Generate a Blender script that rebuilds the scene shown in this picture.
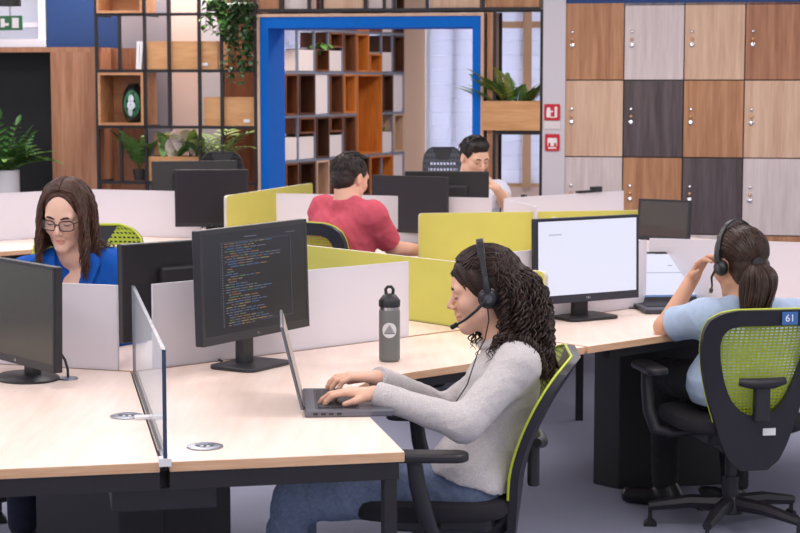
import bpy, bmesh, math, random
import numpy as np
from mathutils import Vector, Matrix, noise as mnoise
from math import sin, cos, pi, radians as R, atan, sqrt

for o in list(bpy.data.objects): bpy.data.objects.remove(o)
SC = bpy.context.scene
COL = SC.collection
rnd = random.Random(7)

# ------------------------------------------------------------------ camera
F, CX, CY, HY, CAMH = 1784.0, 400.0, 266.5, 80.0, 1.67
PITCH = atan((CY - HY) / F)
cam_data = bpy.data.cameras.new('camera')
cam_data.sensor_width = 36.0
cam_data.lens = F * 36.0 / 800.0
cam_data.clip_end = 200
cam = bpy.data.objects.new('camera', cam_data)
COL.objects.link(cam)
cam.location = (0, 0, CAMH)
cam.rotation_euler = (pi / 2 - PITCH, 0, 0)
cam_data.dof.use_dof = True; cam_data.dof.focus_distance = 5.4; cam_data.dof.aperture_fstop = 10
SC.camera = cam

# ------------------------------------------------------------------ world, lights, exposure
SC.view_settings.view_transform = 'Standard'
SC.view_settings.look = 'None'
SC.view_settings.gamma = 1.0
SC.view_settings.exposure = 0.0
SC.view_settings.use_curve_mapping = False
W = bpy.data.worlds.new('daylight'); SC.world = W
W.use_nodes = True
bgn = W.node_tree.nodes['Background']
bgn.inputs['Color'].default_value = (0.90, 0.93, 1.0, 1)
bgn.inputs['Strength'].default_value = 0.85

def area(name, loc, sx, sy, power, col=(1, 1, 1), rot=(0, 0, 0)):
    l = bpy.data.lights.new(name, 'AREA'); l.shape = 'RECTANGLE'
    l.size = sx; l.size_y = sy; l.energy = power; l.color = col
    o = bpy.data.objects.new(name, l); COL.objects.link(o)
    o.location = loc; o.rotation_euler = rot
    return o
CEIL = 3.15
for ix in (-3.6, -1.2, 1.2, 3.6):
    for iy in (1.8, 4.6, 7.4, 10.2):
        area('ceiling_lamp_or_fill', (ix, iy, CEIL - 0.06), 1.2, 1.2, 31, (1.0, 0.95, 0.94))
for ix in (-3.4, -2.0):
    area('ceiling_lamp_or_fill', (ix, 12.5, CEIL - 0.06), 0.9, 0.5, 20, (1.0, 0.95, 0.94))  # this pair is fill added to lift the wall behind the shelving
for ix in (-2.35, -1.75, -1.25):
    area('wall_fill_light', (ix, 13.42 - 0.19 * (ix + 1.8), CEIL - 0.06), 0.5, 0.12, 20, (1.0, 0.95, 0.92))  # invented fill behind the shelving, brightens the salmon stretch of wall
for ix in (-1.5, 1.0):
    area('ceiling_lamp_or_fill', (ix, 15.2, CEIL - 0.06), 1.4, 1.4, 95, (1.0, 0.95, 0.9))
# daylight falling through the far window wall
area('window_daylight', (-0.3, 21.2, 2.0), 5.5, 3.2, 3200, (0.86, 0.92, 1.0), (pi / 2, 0, 0))

# ------------------------------------------------------------------ pixel <-> place
def ray(px, py):
    r = (px - CX) / F; u = (CY - py) / F
    return Vector((r, cos(PITCH) + u * sin(PITCH), -sin(PITCH) + u * cos(PITCH)))
def at_z(px, py, z):
    d = ray(px, py); t = (z - CAMH) / d.z
    return Vector((d.x * t, d.y * t, z))
def at_y(px, py, y):
    d = ray(px, py); t = y / d.y
    return Vector((d.x * t, y, CAMH + d.z * t))
def bv(deg): return Vector((sin(R(deg)), cos(R(deg)), 0))     # bearing: clockwise from straight ahead
def face_rz(deg): return pi - R(deg)                          # local front (-Y) turned to a bearing

# the honeycomb of 120 degree workstations
DZ = 0.73
LED = 2.617
P0 = Vector((-0.863, 5.721, 0))
C0 = P0 + bv(48.5) * LED
D0 = C0 + bv(-11.5) * LED
F0 = D0 + bv(-71.5) * LED
# the back wall plane, nearer on the right
WO = Vector((0, 12.6, 0)); WE = Vector((cos(R(11)), -sin(R(11)), 0)); WN = Vector((sin(R(11)), cos(R(11)), 0))
WRZ = -R(11)
def wp(s, d, z): return WO + WE * s + WN * d + Vector((0, 0, z))
def w_at(px, py, d=0.0):           # (s, z) of a pixel on the plane d behind the wall line
    o = WO + WN * d; c = Vector((0, 0, CAMH)); r = ray(px, py)
    t = (o - c).dot(WN) / r.dot(WN); p = c + r * t
    return (p - WO).dot(WE), p.z

# ------------------------------------------------------------------ materials
def lin(c):
    return tuple(((x / 255) / 12.92 if x / 255 <= 0.04045 else ((x / 255 + 0.055) / 1.055) ** 2.4) for x in c) + (1,)
MATS = {}
def mat(name, rgb, rough=0.5, metal=0.0, spec=0.5, var=0.0, vscale=20, bump=0.0, bscale=200, coat=0, sheen=0, emit=0, alpha=None, trans=0):
    if name in MATS: return MATS[name]
    m = bpy.data.materials.new(name); m.use_nodes = True
    nt = m.node_tree; b = nt.nodes['Principled BSDF']
    b.inputs['Base Color'].default_value = lin(rgb)
    b.inputs['Roughness'].default_value = rough
    b.inputs['Metallic'].default_value = metal
    b.inputs['Specular IOR Level'].default_value = spec
    b.inputs['Coat Weight'].default_value = coat
    b.inputs['Sheen Weight'].default_value = sheen
    b.inputs['Transmission Weight'].default_value = trans
    if emit:
        b.inputs['Base Color'].default_value = tuple(x * 0.25 for x in lin(rgb)[:3]) + (1,)
        b.inputs['Emission Color'].default_value = lin(rgb); b.inputs['Emission Strength'].default_value = emit
    if var or bump:
        tc = nt.nodes.new('ShaderNodeTexCoord')
    if var:
        n = nt.nodes.new('ShaderNodeTexNoise'); n.inputs['Scale'].default_value = vscale; n.inputs['Detail'].default_value = 5
        nt.links.new(tc.outputs['Object'], n.inputs['Vector'])
        r = nt.nodes.new('ShaderNodeValToRGB')
        c = lin(rgb)
        r.color_ramp.elements[0].position = 0.3; r.color_ramp.elements[1].position = 0.7
        r.color_ramp.elements[0].color = tuple(x * (1 - var) for x in c[:3]) + (1,)
        r.color_ramp.elements[1].color = tuple(min(1, x * (1 + var)) for x in c[:3]) + (1,)
        nt.links.new(n.outputs['Fac'], r.inputs['Fac']); nt.links.new(r.outputs['Color'], b.inputs['Base Color'])
    if bump:
        n2 = nt.nodes.new('ShaderNodeTexNoise'); n2.inputs['Scale'].default_value = bscale; n2.inputs['Detail'].default_value = 3
        nt.links.new(tc.outputs['Object'], n2.inputs['Vector'])
        bp = nt.nodes.new('ShaderNodeBump'); bp.inputs['Strength'].default_value = bump; bp.inputs['Distance'].default_value = 0.004
        nt.links.new(n2.outputs['Fac'], bp.inputs['Height']); nt.links.new(bp.outputs['Normal'], b.inputs['Normal'])
    MATS[name] = m
    return m

def wood(name, light, dark, grain=(18, 18, 1.2), rough=0.45, spec=0.35):
    if name in MATS: return MATS[name]
    m = bpy.data.materials.new(name); m.use_nodes = True
    nt = m.node_tree; b = nt.nodes['Principled BSDF']
    tc = nt.nodes.new('ShaderNodeTexCoord'); oi = nt.nodes.new('ShaderNodeObjectInfo')
    add = nt.nodes.new('ShaderNodeVectorMath'); add.operation = 'MULTIPLY_ADD'
    nt.links.new(tc.outputs['Object'], add.inputs[0]); add.inputs[1].default_value = grain
    sc = nt.nodes.new('ShaderNodeMath'); sc.operation = 'MULTIPLY'; sc.inputs[1].default_value = 37.0
    nt.links.new(oi.outputs['Random'], sc.inputs[0]); nt.links.new(sc.outputs[0], add.inputs[2])
    n = nt.nodes.new('ShaderNodeTexNoise'); n.inputs['Scale'].default_value = 1.0; n.inputs['Detail'].default_value = 6; n.inputs['Distortion'].default_value = 0.6
    nt.links.new(add.outputs[0], n.inputs['Vector'])
    n2 = nt.nodes.new('ShaderNodeTexNoise'); n2.inputs['Scale'].default_value = 4.5; n2.inputs['Detail'].default_value = 3
    nt.links.new(add.outputs[0], n2.inputs['Vector'])
    mx = nt.nodes.new('ShaderNodeMath'); mx.operation = 'MULTIPLY_ADD'; mx.inputs[1].default_value = 0.35
    nt.links.new(n2.outputs['Fac'], mx.inputs[0])
    s2 = nt.nodes.new('ShaderNodeMath'); s2.operation = 'MULTIPLY'; s2.inputs[1].default_value = 0.65
    nt.links.new(n.outputs['Fac'], s2.inputs[0]); nt.links.new(s2.outputs[0], mx.inputs[2])
    r = nt.nodes.new('ShaderNodeValToRGB')
    r.color_ramp.elements[0].position = 0.36; r.color_ramp.elements[1].position = 0.62
    r.color_ramp.elements[0].color = lin(dark); r.color_ramp.elements[1].color = lin(light)
    nt.links.new(mx.outputs[0], r.inputs['Fac']); nt.links.new(r.outputs['Color'], b.inputs['Base Color'])
    b.inputs['Roughness'].default_value = rough; b.inputs['Specular IOR Level'].default_value = spec
    MATS[name] = m
    return m

def sheet(name, rgb, opacity, rough=0.3, translucent=0.4, gloss=0.06):
    """clear or frosted sheet: part see-through, part white diffuse/translucent, thin gloss"""
    if name in MATS: return MATS[name]
    m = bpy.data.materials.new(name); m.use_nodes = True
    nt = m.node_tree; nt.nodes.remove(nt.nodes['Principled BSDF']); out = nt.nodes['Material Output']
    tr = nt.nodes.new('ShaderNodeBsdfTransparent'); tr.inputs['Color'].default_value = (0.96, 0.97, 0.98, 1)
    df = nt.nodes.new('ShaderNodeBsdfDiffuse'); df.inputs['Color'].default_value = lin(rgb)
    tl = nt.nodes.new('ShaderNodeBsdfTranslucent'); tl.inputs['Color'].default_value = lin(rgb)
    gl = nt.nodes.new('ShaderNodeBsdfGlossy'); gl.inputs['Roughness'].default_value = rough
    a = nt.nodes.new('ShaderNodeMixShader'); a.inputs[0].default_value = translucent
    nt.links.new(df.outputs[0], a.inputs[1]); nt.links.new(tl.outputs[0], a.inputs[2])
    c = nt.nodes.new('ShaderNodeMixShader'); c.inputs[0].default_value = opacity
    nt.links.new(tr.outputs[0], c.inputs[1]); nt.links.new(a.outputs[0], c.inputs[2])
    d = nt.nodes.new('ShaderNodeMixShader'); d.inputs[0].default_value = gloss
    nt.links.new(c.outputs[0], d.inputs[1]); nt.links.new(gl.outputs[0], d.inputs[2])
    nt.links.new(d.outputs[0], out.inputs['Surface'])
    MATS[name] = m
    return m

BLACK = mat('black_plastic', (34, 32, 36), 0.45, var=0.1, vscale=60)
BLACKM = mat('black_steel', (30, 27, 31), 0.5, var=0.1, vscale=30)
DARKG = mat('dark_grey_plastic', (58, 56, 62), 0.4)
CHROME = mat('chrome', (205, 205, 210), 0.2, metal=1.0)
WHITEP = mat('white_plastic', (232, 230, 232), 0.4)
DESKTOP = wood('desk_laminate', (246, 226, 214), (236, 211, 196), (9, 1.0, 9), rough=0.38, spec=0.45)
DESKEDGE = wood('desk_edge_band', (226, 184, 148), (206, 160, 124), (4, 4, 60), rough=0.5)
FROST = sheet('frosted_white_acrylic', (240, 236, 242), 0.93, 0.35, 0.35, 0.04)
CLEAR = sheet('clear_acrylic', (226, 232, 240), 0.30, 0.08, 0.3, 0.10)
CLEARE = mat('acrylic_edge', (52, 70, 96), 0.25)
LIME = mat('lime_laminate', (204, 198, 92), 0.5, var=0.03, vscale=8, bump=0.05, bscale=500)
LIMEE = mat('lime_panel_edge', (214, 208, 190), 0.5)
OAKM = wood('oak_mid', (190, 142, 106), (158, 107, 76), (16, 16, 1.1))
OAKB = wood('oak_brown', (180, 130, 100), (146, 98, 72), (16, 16, 1.1))
OAKL = wood('oak_light', (216, 184, 159), (194, 157, 131), (16, 16, 1.1))
OAKP = wood('oak_pale', (216, 203, 202), (196, 181, 180), (16, 16, 1.1))
OAKD = wood('oak_dark', (98, 87, 90), (70, 60, 64), (16, 16, 1.1))
OAKX = wood('oak_box', (214, 164, 116), (194, 140, 92), (2, 14, 14))
WALNUT = wood('walnut', (128, 76, 46), (88, 48, 28), (14, 14, 1.5))
ORANGEW = wood('amber_wood', (206, 124, 52), (176, 96, 36), (14, 14, 1.5))

# ------------------------------------------------------------------ mesh helpers
class MB:
    def __init__(s): s.v = []; s.f = []; s.mi = []
    def add(s, vs, fs, mi=0):
        n = len(s.v); s.v += [tuple(p) for p in vs]; s.f += [tuple(i + n for i in f) for f in fs]; s.mi += [mi] * len(fs); return s
    def box(s, c, d, M=None, mi=0):
        x, y, z = d[0] / 2, d[1] / 2, d[2] / 2
        vs = [Vector((sx * x, sy * y, sz * z)) for sx in (-1, 1) for sy in (-1, 1) for sz in (-1, 1)]
        if M is not None: vs = [M @ v for v in vs]
        vs = [v + Vector(c) for v in vs]
        return s.add(vs, [(0, 1, 3, 2), (4, 6, 7, 5), (0, 4, 5, 1), (2, 3, 7, 6), (0, 2, 6, 4), (1, 5, 7, 3)], mi)
    def prism(s, poly, z0, z1, mi=0, mside=None):
        n = len(poly); a = sum(poly[i][0] * poly[(i + 1) % n][1] - poly[(i + 1) % n][0] * poly[i][1] for i in range(n))
        if a < 0: poly = poly[::-1]
        vs = [(p[0], p[1], z0) for p in poly] + [(p[0], p[1], z1) for p in poly]
        s.add(vs, [tuple(range(n - 1, -1, -1)), tuple(range(n, 2 * n))], mi)
        base = len(s.v) - 2 * n
        for i in range(n):
            j = (i + 1) % n
            s.f.append((base + i, base + j, base + n + j, base + n + i)); s.mi.append(mi if mside is None else mside)
        return s
    def tube(s, pts, r, n=8, cap=True, mi=0):
        pts = [Vector(p) for p in pts]; m = len(pts)
        rr = r if isinstance(r, (list, tuple)) else [r] * m
        base = len(s.v); up = None
        for i, p in enumerate(pts):
            t = (pts[min(i + 1, m - 1)] - pts[max(i - 1, 0)]).normalized()
            if up is None:
                up = Vector((0, 0, 1)) if abs(t.z) < 0.9 else Vector((1, 0, 0))
            a = up - t * up.dot(t)
            if a.length < 1e-6: a = t.orthogonal()
            a.normalize(); up = a; b = t.cross(a)
            for k in range(n):
                q = 2 * pi * k / n
                s.v.append(tuple(p + (a * cos(q) + b * sin(q)) * rr[i]))
        for i in range(m - 1):
            for k in range(n):
                k2 = (k + 1) % n
                s.f.append((base + i * n + k, base + i * n + k2, base + (i + 1) * n + k2, base + (i + 1) * n + k)); s.mi.append(mi)
        if cap:
            s.f.append(tuple(base + k for k in range(n - 1, -1, -1))); s.mi.append(mi)
            s.f.append(tuple(base + (m - 1) * n + k for k in range(n))); s.mi.append(mi)
        return s
    def lathe(s, prof, n=24, c=(0, 0, 0), mi=0, sx=1, sy=1):
        base = len(s.v); m = len(prof)
        for r, z in prof:
            for k in range(n):
                q = 2 * pi * k / n; s.v.append((c[0] + r * cos(q) * sx, c[1] + r * sin(q) * sy, c[2] + z))
        for i in range(m - 1):
            for k in range(n):
                k2 = (k + 1) % n
                s.f.append((base + i * n + k, base + i * n + k2, base + (i + 1) * n + k2, base + (i + 1) * n + k)); s.mi.append(mi)
        s.f.append(tuple(base + k for k in range(n - 1, -1, -1))); s.mi.append(mi)
        s.f.append(tuple(base + (m - 1) * n + k for k in range(n))); s.mi.append(mi)
        return s
    def rbox(s, c, d, r, n=4, M=None, mi=0):
        """box standing along local z with rounded vertical corners"""
        pts = []
        for (sx, sy, a0) in ((1, 1, 0), (-1, 1, 90), (-1, -1, 180), (1, -1, 270)):
            for k in range(n + 1):
                q = R(a0 + 90 * k / n)
                pts.append((sx * (d[0] / 2 - r) + r * cos(q), sy * (d[1] / 2 - r) + r * sin(q)))
        t = MB().prism(pts, -d[2] / 2, d[2] / 2)
        vs = [Vector(v) for v in t.v]
        if M is not None: vs = [M @ v for v in vs]
        vs = [v + Vector(c) for v in vs]
        return s.add(vs, t.f, mi)
    def mesh(s, name, mats, smooth=False):
        me = bpy.data.meshes.new(name)
        me.from_pydata(s.v, [], s.f)
        for m in (mats if isinstance(mats, (list, tuple)) else [mats]): me.materials.append(m)
        for p, i in zip(me.polygons, s.mi): p.material_index = i; p.use_smooth = smooth
        me.update()
        return me
    def build(s, name, mats, parent=None, smooth=False, bevel=0, loc=None, rz=None, seg=2):
        o = bpy.data.objects.new(name, s.mesh(name, mats, smooth)); COL.objects.link(o)
        if parent is not None: o.parent = parent
        if loc is not None: o.location = loc
        if rz is not None: o.rotation_euler = (0, 0, rz)
        if bevel:
            b = o.modifiers.new('bevel', 'BEVEL'); b.width = bevel; b.segments = seg; b.limit_method = 'ANGLE'; b.angle_limit = R(40)
        if smooth:
            try:
                o.data.set_sharp_from_angle(angle=R(42))
            except Exception: pass
        return o

def tag(o, label, cat, group=None):
    o['label'] = label; o['category'] = cat
    if group: o['group'] = group
    return o
def thing(name, label, cat, loc=(0, 0, 0), rz=0, group=None):
    o = bpy.data.objects.new(name, None); COL.objects.link(o)
    o.location = loc; o.rotation_euler = (0, 0, rz); o.empty_display_size = 0.1
    return tag(o, label, cat, group)
def struct(o): o['kind'] = 'structure'; return o
def copy_tree(o, parent=None):
    c = o.copy(); COL.objects.link(c); c.parent = parent
    for ch in o.children: copy_tree(ch, c)
    return c
def text_mesh(txt, size, mat_, name, parent, loc, rot, extrude=0.0004, align='CENTER'):
    cu = bpy.data.curves.new(name, 'FONT'); cu.body = txt; cu.size = size; cu.align_x = align; cu.align_y = 'CENTER'; cu.extrude = extrude
    t = bpy.data.objects.new(name, cu); COL.objects.link(t)
    dg = bpy.context.evaluated_depsgraph_get()
    me = bpy.data.meshes.new_from_object(t.evaluated_get(dg)); bpy.data.objects.remove(t)
    me.materials.clear(); me.materials.append(mat_)
    o = bpy.data.objects.new(name, me); COL.objects.link(o); o.parent = parent; o.location = loc; o.rotation_euler = rot
    return o
# ================================================================== the setting
CARPET = mat('grey_carpet', (150, 152, 172), 0.95, spec=0.1, var=0.35, vscale=420, bump=0.5, bscale=900)
struct(MB().box((0.5, 10, -0.05), (18, 26, 0.1)).build('floor', CARPET))
struct(MB().box((0.5, 10, CEIL + 0.05), (18, 26, 0.1)).build('ceiling', mat('ceiling_paint', (236, 234, 232), 0.8)))
# --- back wall pieces, behind the open shelving
BLUEP = mat('navy_paint', (26, 62, 118), 0.7)
BLUEF = mat('blue_frame_paint', (16, 104, 198), 0.8, spec=0.15, var=0.04)
SALMON = mat('salmon_paint', (232, 206, 196), 0.75)
GREYP = mat('grey_paint', (150, 146, 156), 0.7)
PILLAR = mat('pillar_paint', (206, 202, 210), 0.7)

def wall_panel(name, px0, py0, px1, py1, d, thick, m, s0=None, s1=None, z0=None, z1=None, parent=None):
    a, za = w_at(px0, py0, d); b, zb = w_at(px1, py1, d)
    if s0 is not None: a = s0
    if s1 is not None: b = s1
    zt = za if z1 is None else z1; zl = zb if z0 is None else z0
    o = MB().box((0, 0, 0), (b - a, thick, zt - zl)).build(name, m, parent, loc=wp((a + b) / 2, d + thick / 2, (zt + zl) / 2), rz=WRZ)
    return o
# back wall: navy and grey paint above, salmon bay, each a real stretch of wall
struct(wall_panel('wall_back_navy', 46, 0, 121, 47, 0.62, 0.1, BLUEP, z1=CEIL, z0=0.0))
struct(wall_panel('wall_back_grey', 121, 0, 171, 183, 0.62, 0.1, GREYP, z1=CEIL, z0=0.0))
struct(wall_panel('wall_back_salmon', 171, 0, 201, 183, 0.62, 0.1, SALMON, z1=CEIL, z0=0.0))
struct(wall_panel('wall_back_pale', 201, 0, 224, 183, 0.62, 0.1, PILLAR, z1=CEIL, z0=0.0))
struct(wall_panel('wall_back_end', 224, 0, 258, 183, 0.62, 0.1, WALNUT, z1=CEIL, z0=0.0))
struct(wall_panel('wall_back_left', -200, 47, 46, 183, 0.62, 0.1, GREYP, z0=0.0))
# pillar between shelving and lockers
pl = struct(wall_panel('wall_pillar', 543.5, 0, 564, 200, -0.02, 0.14, PILLAR, z1=CEIL, z0=0.0))
# navy strip and wall above / behind the lockers
struct(wall_panel('wall_locker_top', 566, -60, 1200, 1.2, 0.0, 0.3, BLUEP, z1=CEIL))
struct(wall_panel('wall_locker_back', 564, 0, 1200, 200, 0.32, 0.1, GREYP, z1=2.2, z0=0.0))
# header above the shelving opening and the next room
FARY = 19.6
struct(MB().box((-4.3, FARY - 1.2, CEIL / 2), (5.6, 0.1, CEIL)).build('wall_far_left', SALMON))
struct(MB().box((3.4, FARY, CEIL / 2), (2.6, 0.1, CEIL)).build('wall_far_right', SALMON))
# plank clad strip of wall between far shelf and window
x0 = at_y(403, 0, FARY - 1.2).x; x1 = at_y(425.5, 0, FARY - 1.2).x
struct(MB().box(((x0 + x1) / 2, FARY - 1.15, CEIL / 2), (x1 - x0, 0.1, CEIL)).build('wall_far_strip', mat('beige_panel', (206, 172, 150), 0.6)))
# far window band, a window per bay: frame, mullions, blind slats
WFRAME = mat('window_frame_white', (226, 226, 236), 0.5)
GLASS = sheet('window_glass', (235, 240, 250), 0.06, 0.05, 0.3, 0.06)
SLAT = sheet('blind_slat', (238, 238, 246), 0.96, 0.5, 0.55, 0.02)
def window(n, xa, xb, y, z0, z1, nm, frame=WFRAME, slat_step=0.155):
    t = thing('window_%d' % n, 'white framed window with pale slatted blind', 'window', ((xa + xb) / 2, y, z0)); struct(t)
    w = xb - xa; h = z1 - z0
    for sx in (-1, 1): MB().box((sx * (w / 2 - 0.025), 0, h / 2), (0.05, 0.08, h)).build('window_frame', frame, t)
    MB().box((0, 0, h - 0.025), (w - 0.1, 0.08, 0.05)).build('window_frame', frame, t)
    MB().box((0, 0, 0.025), (w - 0.1, 0.08, 0.05)).build('window_frame', frame, t)
    for k in range(1, nm):
        MB().box((-w / 2 + w * k / nm, 0, h / 2), (0.04, 0.07, h - 0.1)).build('mullion', mat('mullion_grey', (150, 158, 184), 0.5), t)
    MB().box((0, 0.03, h / 2), (w - 0.1, 0.006, h - 0.1)).build('pane', GLASS, t)
    me = MB().box((0, 0, 0), (w - 0.1, 0.012, slat_step * 0.97)).mesh('blind_slat', SLAT)
    k = 0; z = 0.12
    while z < h - 0.1:
        o = bpy.data.objects.new('blind_slat', me); COL.objects.link(o); o.parent = t; o.location = (0, -0.06, z); z += slat_step
    return t
wx = lambda px: at_y(px, 0, FARY).x
window(1, wx(426), wx(482), FARY, 0.5, 2.95, 2)
w2 = window(2, wx(483), wx(560), FARY, 0.5, 2.95, 2, mat('window_frame_wood', (214, 170, 132), 0.5))
MB().box((0.0, -0.09, at_y(510, 25, FARY).z - 0.5), (wx(560) - wx(483), 0.03, 0.07)).build('transom', MATS['window_frame_wood'], w2)
MB().box((wx(527) - (wx(483) + wx(560)) / 2, -0.125, 1.2), (0.09, 0.03, 2.4)).build('mullion', MATS['window_frame_wood'], w2)
window(3, wx(270), wx(342), FARY, 0.5, 2.95, 4, slat_step=0.17)
window(4, wx(344), wx(402), FARY, 0.5, 2.95, 3, slat_step=0.17)
struct(MB().box(((wx(270) + wx(560)) / 2, FARY, 0.25), (wx(560) - wx(270), 0.12, 0.5)).build('wall_far_sill', SALMON))
struct(MB().box(((wx(270) + wx(560)) / 2, FARY, 3.05), (wx(560) - wx(270), 0.12, 0.2)).build('wall_far_header', SALMON))
# window in the top left corner
a = w_at(-140, 0, 0.62)[0]; b, zb = w_at(46, 47, 0.62)
t = thing('window_5', 'white framed window above the wooden niche', 'window', wp((a + b) / 2, 0.62, zb), WRZ); struct(t)
w = b - a; h = CEIL - zb
MB().box((0, 0.05, 0.03), (w, 0.14, 0.06)).build('window_sill', WFRAME, t)
MB().box((0, 0.05, 0.17), (w, 0.06, 0.035)).build('window_frame', WFRAME, t)
MB().box((w / 2 - 0.03, 0.05, h / 2), (0.06, 0.1, h)).build('window_frame', WFRAME, t)
MB().box((0, 0.06, h / 2), (w - 0.1, 0.006, h - 0.05)).build('pane', GLASS, t)
MB().box((0, 0.12, h / 2), (w - 0.1, 0.01, h - 0.05)).build('blind', SLAT, t)

# --- blue portal
def wbox(px0, py0, px1, py1, d0, d1): ...
BS = w_at(257, 17)[0]; BSR = w_at(484, 17)[0]; BT = w_at(300, 14)[1]
zi = w_at(300, 28)[1]
pt = thing('door_1', 'blue painted portal with thin oak outer edge', 'doorway', wp((BS + BSR) / 2, 0, 0), WRZ); struct(pt)
wv = BSR - BS; e = 0.02; jw = 0.06; dep = 0.46
for sx in (-1, 1):
    MB().box((sx * (wv / 2 - e / 2), dep / 2, BT / 2), (e, dep + 0.02, BT)).build('oak_edge', OAKL, pt)
    MB().box((sx * (wv / 2 - e - jw / 2), dep / 2, (BT - e) / 2), (jw, dep, BT - e)).build('jamb', BLUEF, pt)
MB().box((0, dep / 2, BT - e / 2), (wv - 2 * e, dep + 0.02, e)).build('oak_edge', OAKL, pt)
MB().box((0, dep / 2, (BT - e + zi) / 2), (wv - 2 * e - 2 * jw, dep, BT - e - zi)).build('head', BLUEF, pt)

# --- lockers
LS0 = w_at(564.5, 80)[0]
LZT = w_at(682, 2)[1]
LH = 0.527; LW = (w_at(806, 80)[0] - LS0) / 4
cols = ['oak_mid', 'oak_pale', 'oak_light', 'oak_brown'], ['oak_light', 'oak_dark', 'oak_mid', 'oak_light'], ['oak_pale', 'oak_mid', 'oak_dark', 'oak_pale'], ['oak_mid', 'oak_light', 'oak_pale', 'oak_mid']
nice = {'oak_mid': 'warm brown oak', 'oak_pale': 'pale whitewashed', 'oak_light': 'light honey oak', 'oak_brown': 'medium brown', 'oak_dark': 'charcoal stained'}
where_r = ['top row', 'second row from the top', 'third row from the top', 'bottom row']
where_c = ['next to the pillar', 'second from the pillar', 'third from the pillar', 'fourth from the pillar', 'fifth from the pillar']
lockbits = {}
LKN = MB().lathe([(0.0, 0), (0.011, 0), (0.011, 0.010), (0.007, 0.013), (0, 0.013)], 14)
for p in range(len(LKN.v)):
    x, y, z = LKN.v[p]; LKN.v[p] = (x, -z, y)
knob_me = LKN.mesh('lock_knob', CHROME, True)
LB = MB().lathe([(0.0, 0), (0.018, 0), (0.018, 0.005), (0.013, 0.008), (0, 0.008)], 16)
for p in range(len(LB.v)):
    x, y, z = LB.v[p]; LB.v[p] = (x, -z, y)
disc_me = LB.mesh('lock_disc', CHROME, True)
amber_me = LKN.mesh('lock_button', mat('lock_brass', (196, 150, 110), 0.35, metal=0.7), True)
door_me = {}
for r in range(4):
    for c in range(5):
        mname = cols[r][c % 4]
        s = LS0 + LW * (c + 0.5); z = LZT - LH * (r + 0.5)
        t = thing('locker', '%s locker, %s, %s' % (nice[mname], where_r[r], where_c[c]), 'locker', wp(s, 0, z - LH / 2), WRZ, 'wall of lockers')
        MB().box((0, 0.15, LH / 2), (LW - 0.002, 0.26, LH - 0.002)).build('carcass', BLACKM, t)
        if mname not in door_me: door_me[mname] = MB().box((0, 0, 0), (LW - 0.008, 0.02, LH - 0.008)).mesh('door', MATS[mname])
        d = bpy.data.objects.new('door', door_me[mname]); COL.objects.link(d); d.parent = t; d.location = (0, 0.01, LH / 2)
        for me, dz, nm in ((knob_me, 0.055, 'lock_knob'), (amber_me, 0.005, 'lock_button'), (disc_me, -0.035, 'lock_disc')):
            k = bpy.data.objects.new(nm, me); COL.objects.link(k); k.parent = d; k.location = (-LW / 2 + 0.052, -0.01, dz + 0.01)

# --- red safety signs on the pillar
RED = mat('sign_red', (196, 30, 48), 0.5); SIGNW = mat('sign_white', (240, 232, 232), 0.5)
def red_sign(px0, py0, px1, py1, label, shapes, name):
    s0, z1 = w_at(px0, py0, -0.03); s1, z0 = w_at(px1, py1, -0.03)
    w = s1 - s0; h = z1 - z0
    t = thing(name, label, 'sign', wp((s0 + s1) / 2, -0.026, z0), WRZ)
    MB().rbox((0, 0, h / 2), (w, h, 0.006), 0.01, M=Matrix.Rotation(pi / 2, 3, 'X')).build('plate', RED, t)
    m = MB()
    for sh in shapes:
        if sh[0] == 'b': m.box((sh[1] * w, -0.0045, sh[2] * h), (sh[3] * w, 0.002, sh[4] * h))
        else: m.prism([(sh[1] * w + sh[3] * w * cos(q * pi / 8), sh[2] * h + sh[3] * w * sin(q * pi / 8)) for q in range(16)], 0, 0.002)
        if sh[0] == 'c':
            n = 32
            for k in range(len(m.v) - n, len(m.v)):
                x, y, z = m.v[k]; m.v[k] = (x, -0.0035 - z, y)
    m.build('pictogram', SIGNW, t)
    return t
red_sign(544.2, 104, 560, 120.5, 'red square fire extinguisher sign with white pictogram on the pillar, upper one',
         [('c', -0.22, 0.68, 0.12), ('b', -0.22, 0.4, 0.26, 0.42), ('b', -0.02, 0.55, 0.14, 0.1), ('b', 0.24, 0.45, 0.16, 0.5), ('c', 0.24, 0.75, 0.1), ('b', 0.1, 0.2, 0.4, 0.06)], 'safety_sign')
red_sign(545, 134, 559.5, 151, 'red fire equipment sign with white pictogram below a white strip on the pillar, lower one',
         [('b', 0, 0.62, 0.6, 0.3), ('b', 0, 0.38, 0.24, 0.2), ('b', 0, 0.18, 0.55, 0.09), ('b', -0.3, 0.5, 0.06, 0.4), ('b', 0.3, 0.5, 0.06, 0.4)], 'safety_sign')
s0, z1 = w_at(544.2, 121, -0.03); s1, z0 = w_at(560, 129, -0.03)
tag(MB().box((0, 0, 0), (s1 - s0, 0.004, z1 - z0)).build('sign_strip', mat('strip_pale', (224, 214, 216), 0.5), loc=wp((s0 + s1) / 2, -0.024, (z0 + z1) / 2), rz=WRZ),
    'blank pale strip between the two red signs on the pillar', 'sign')
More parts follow.
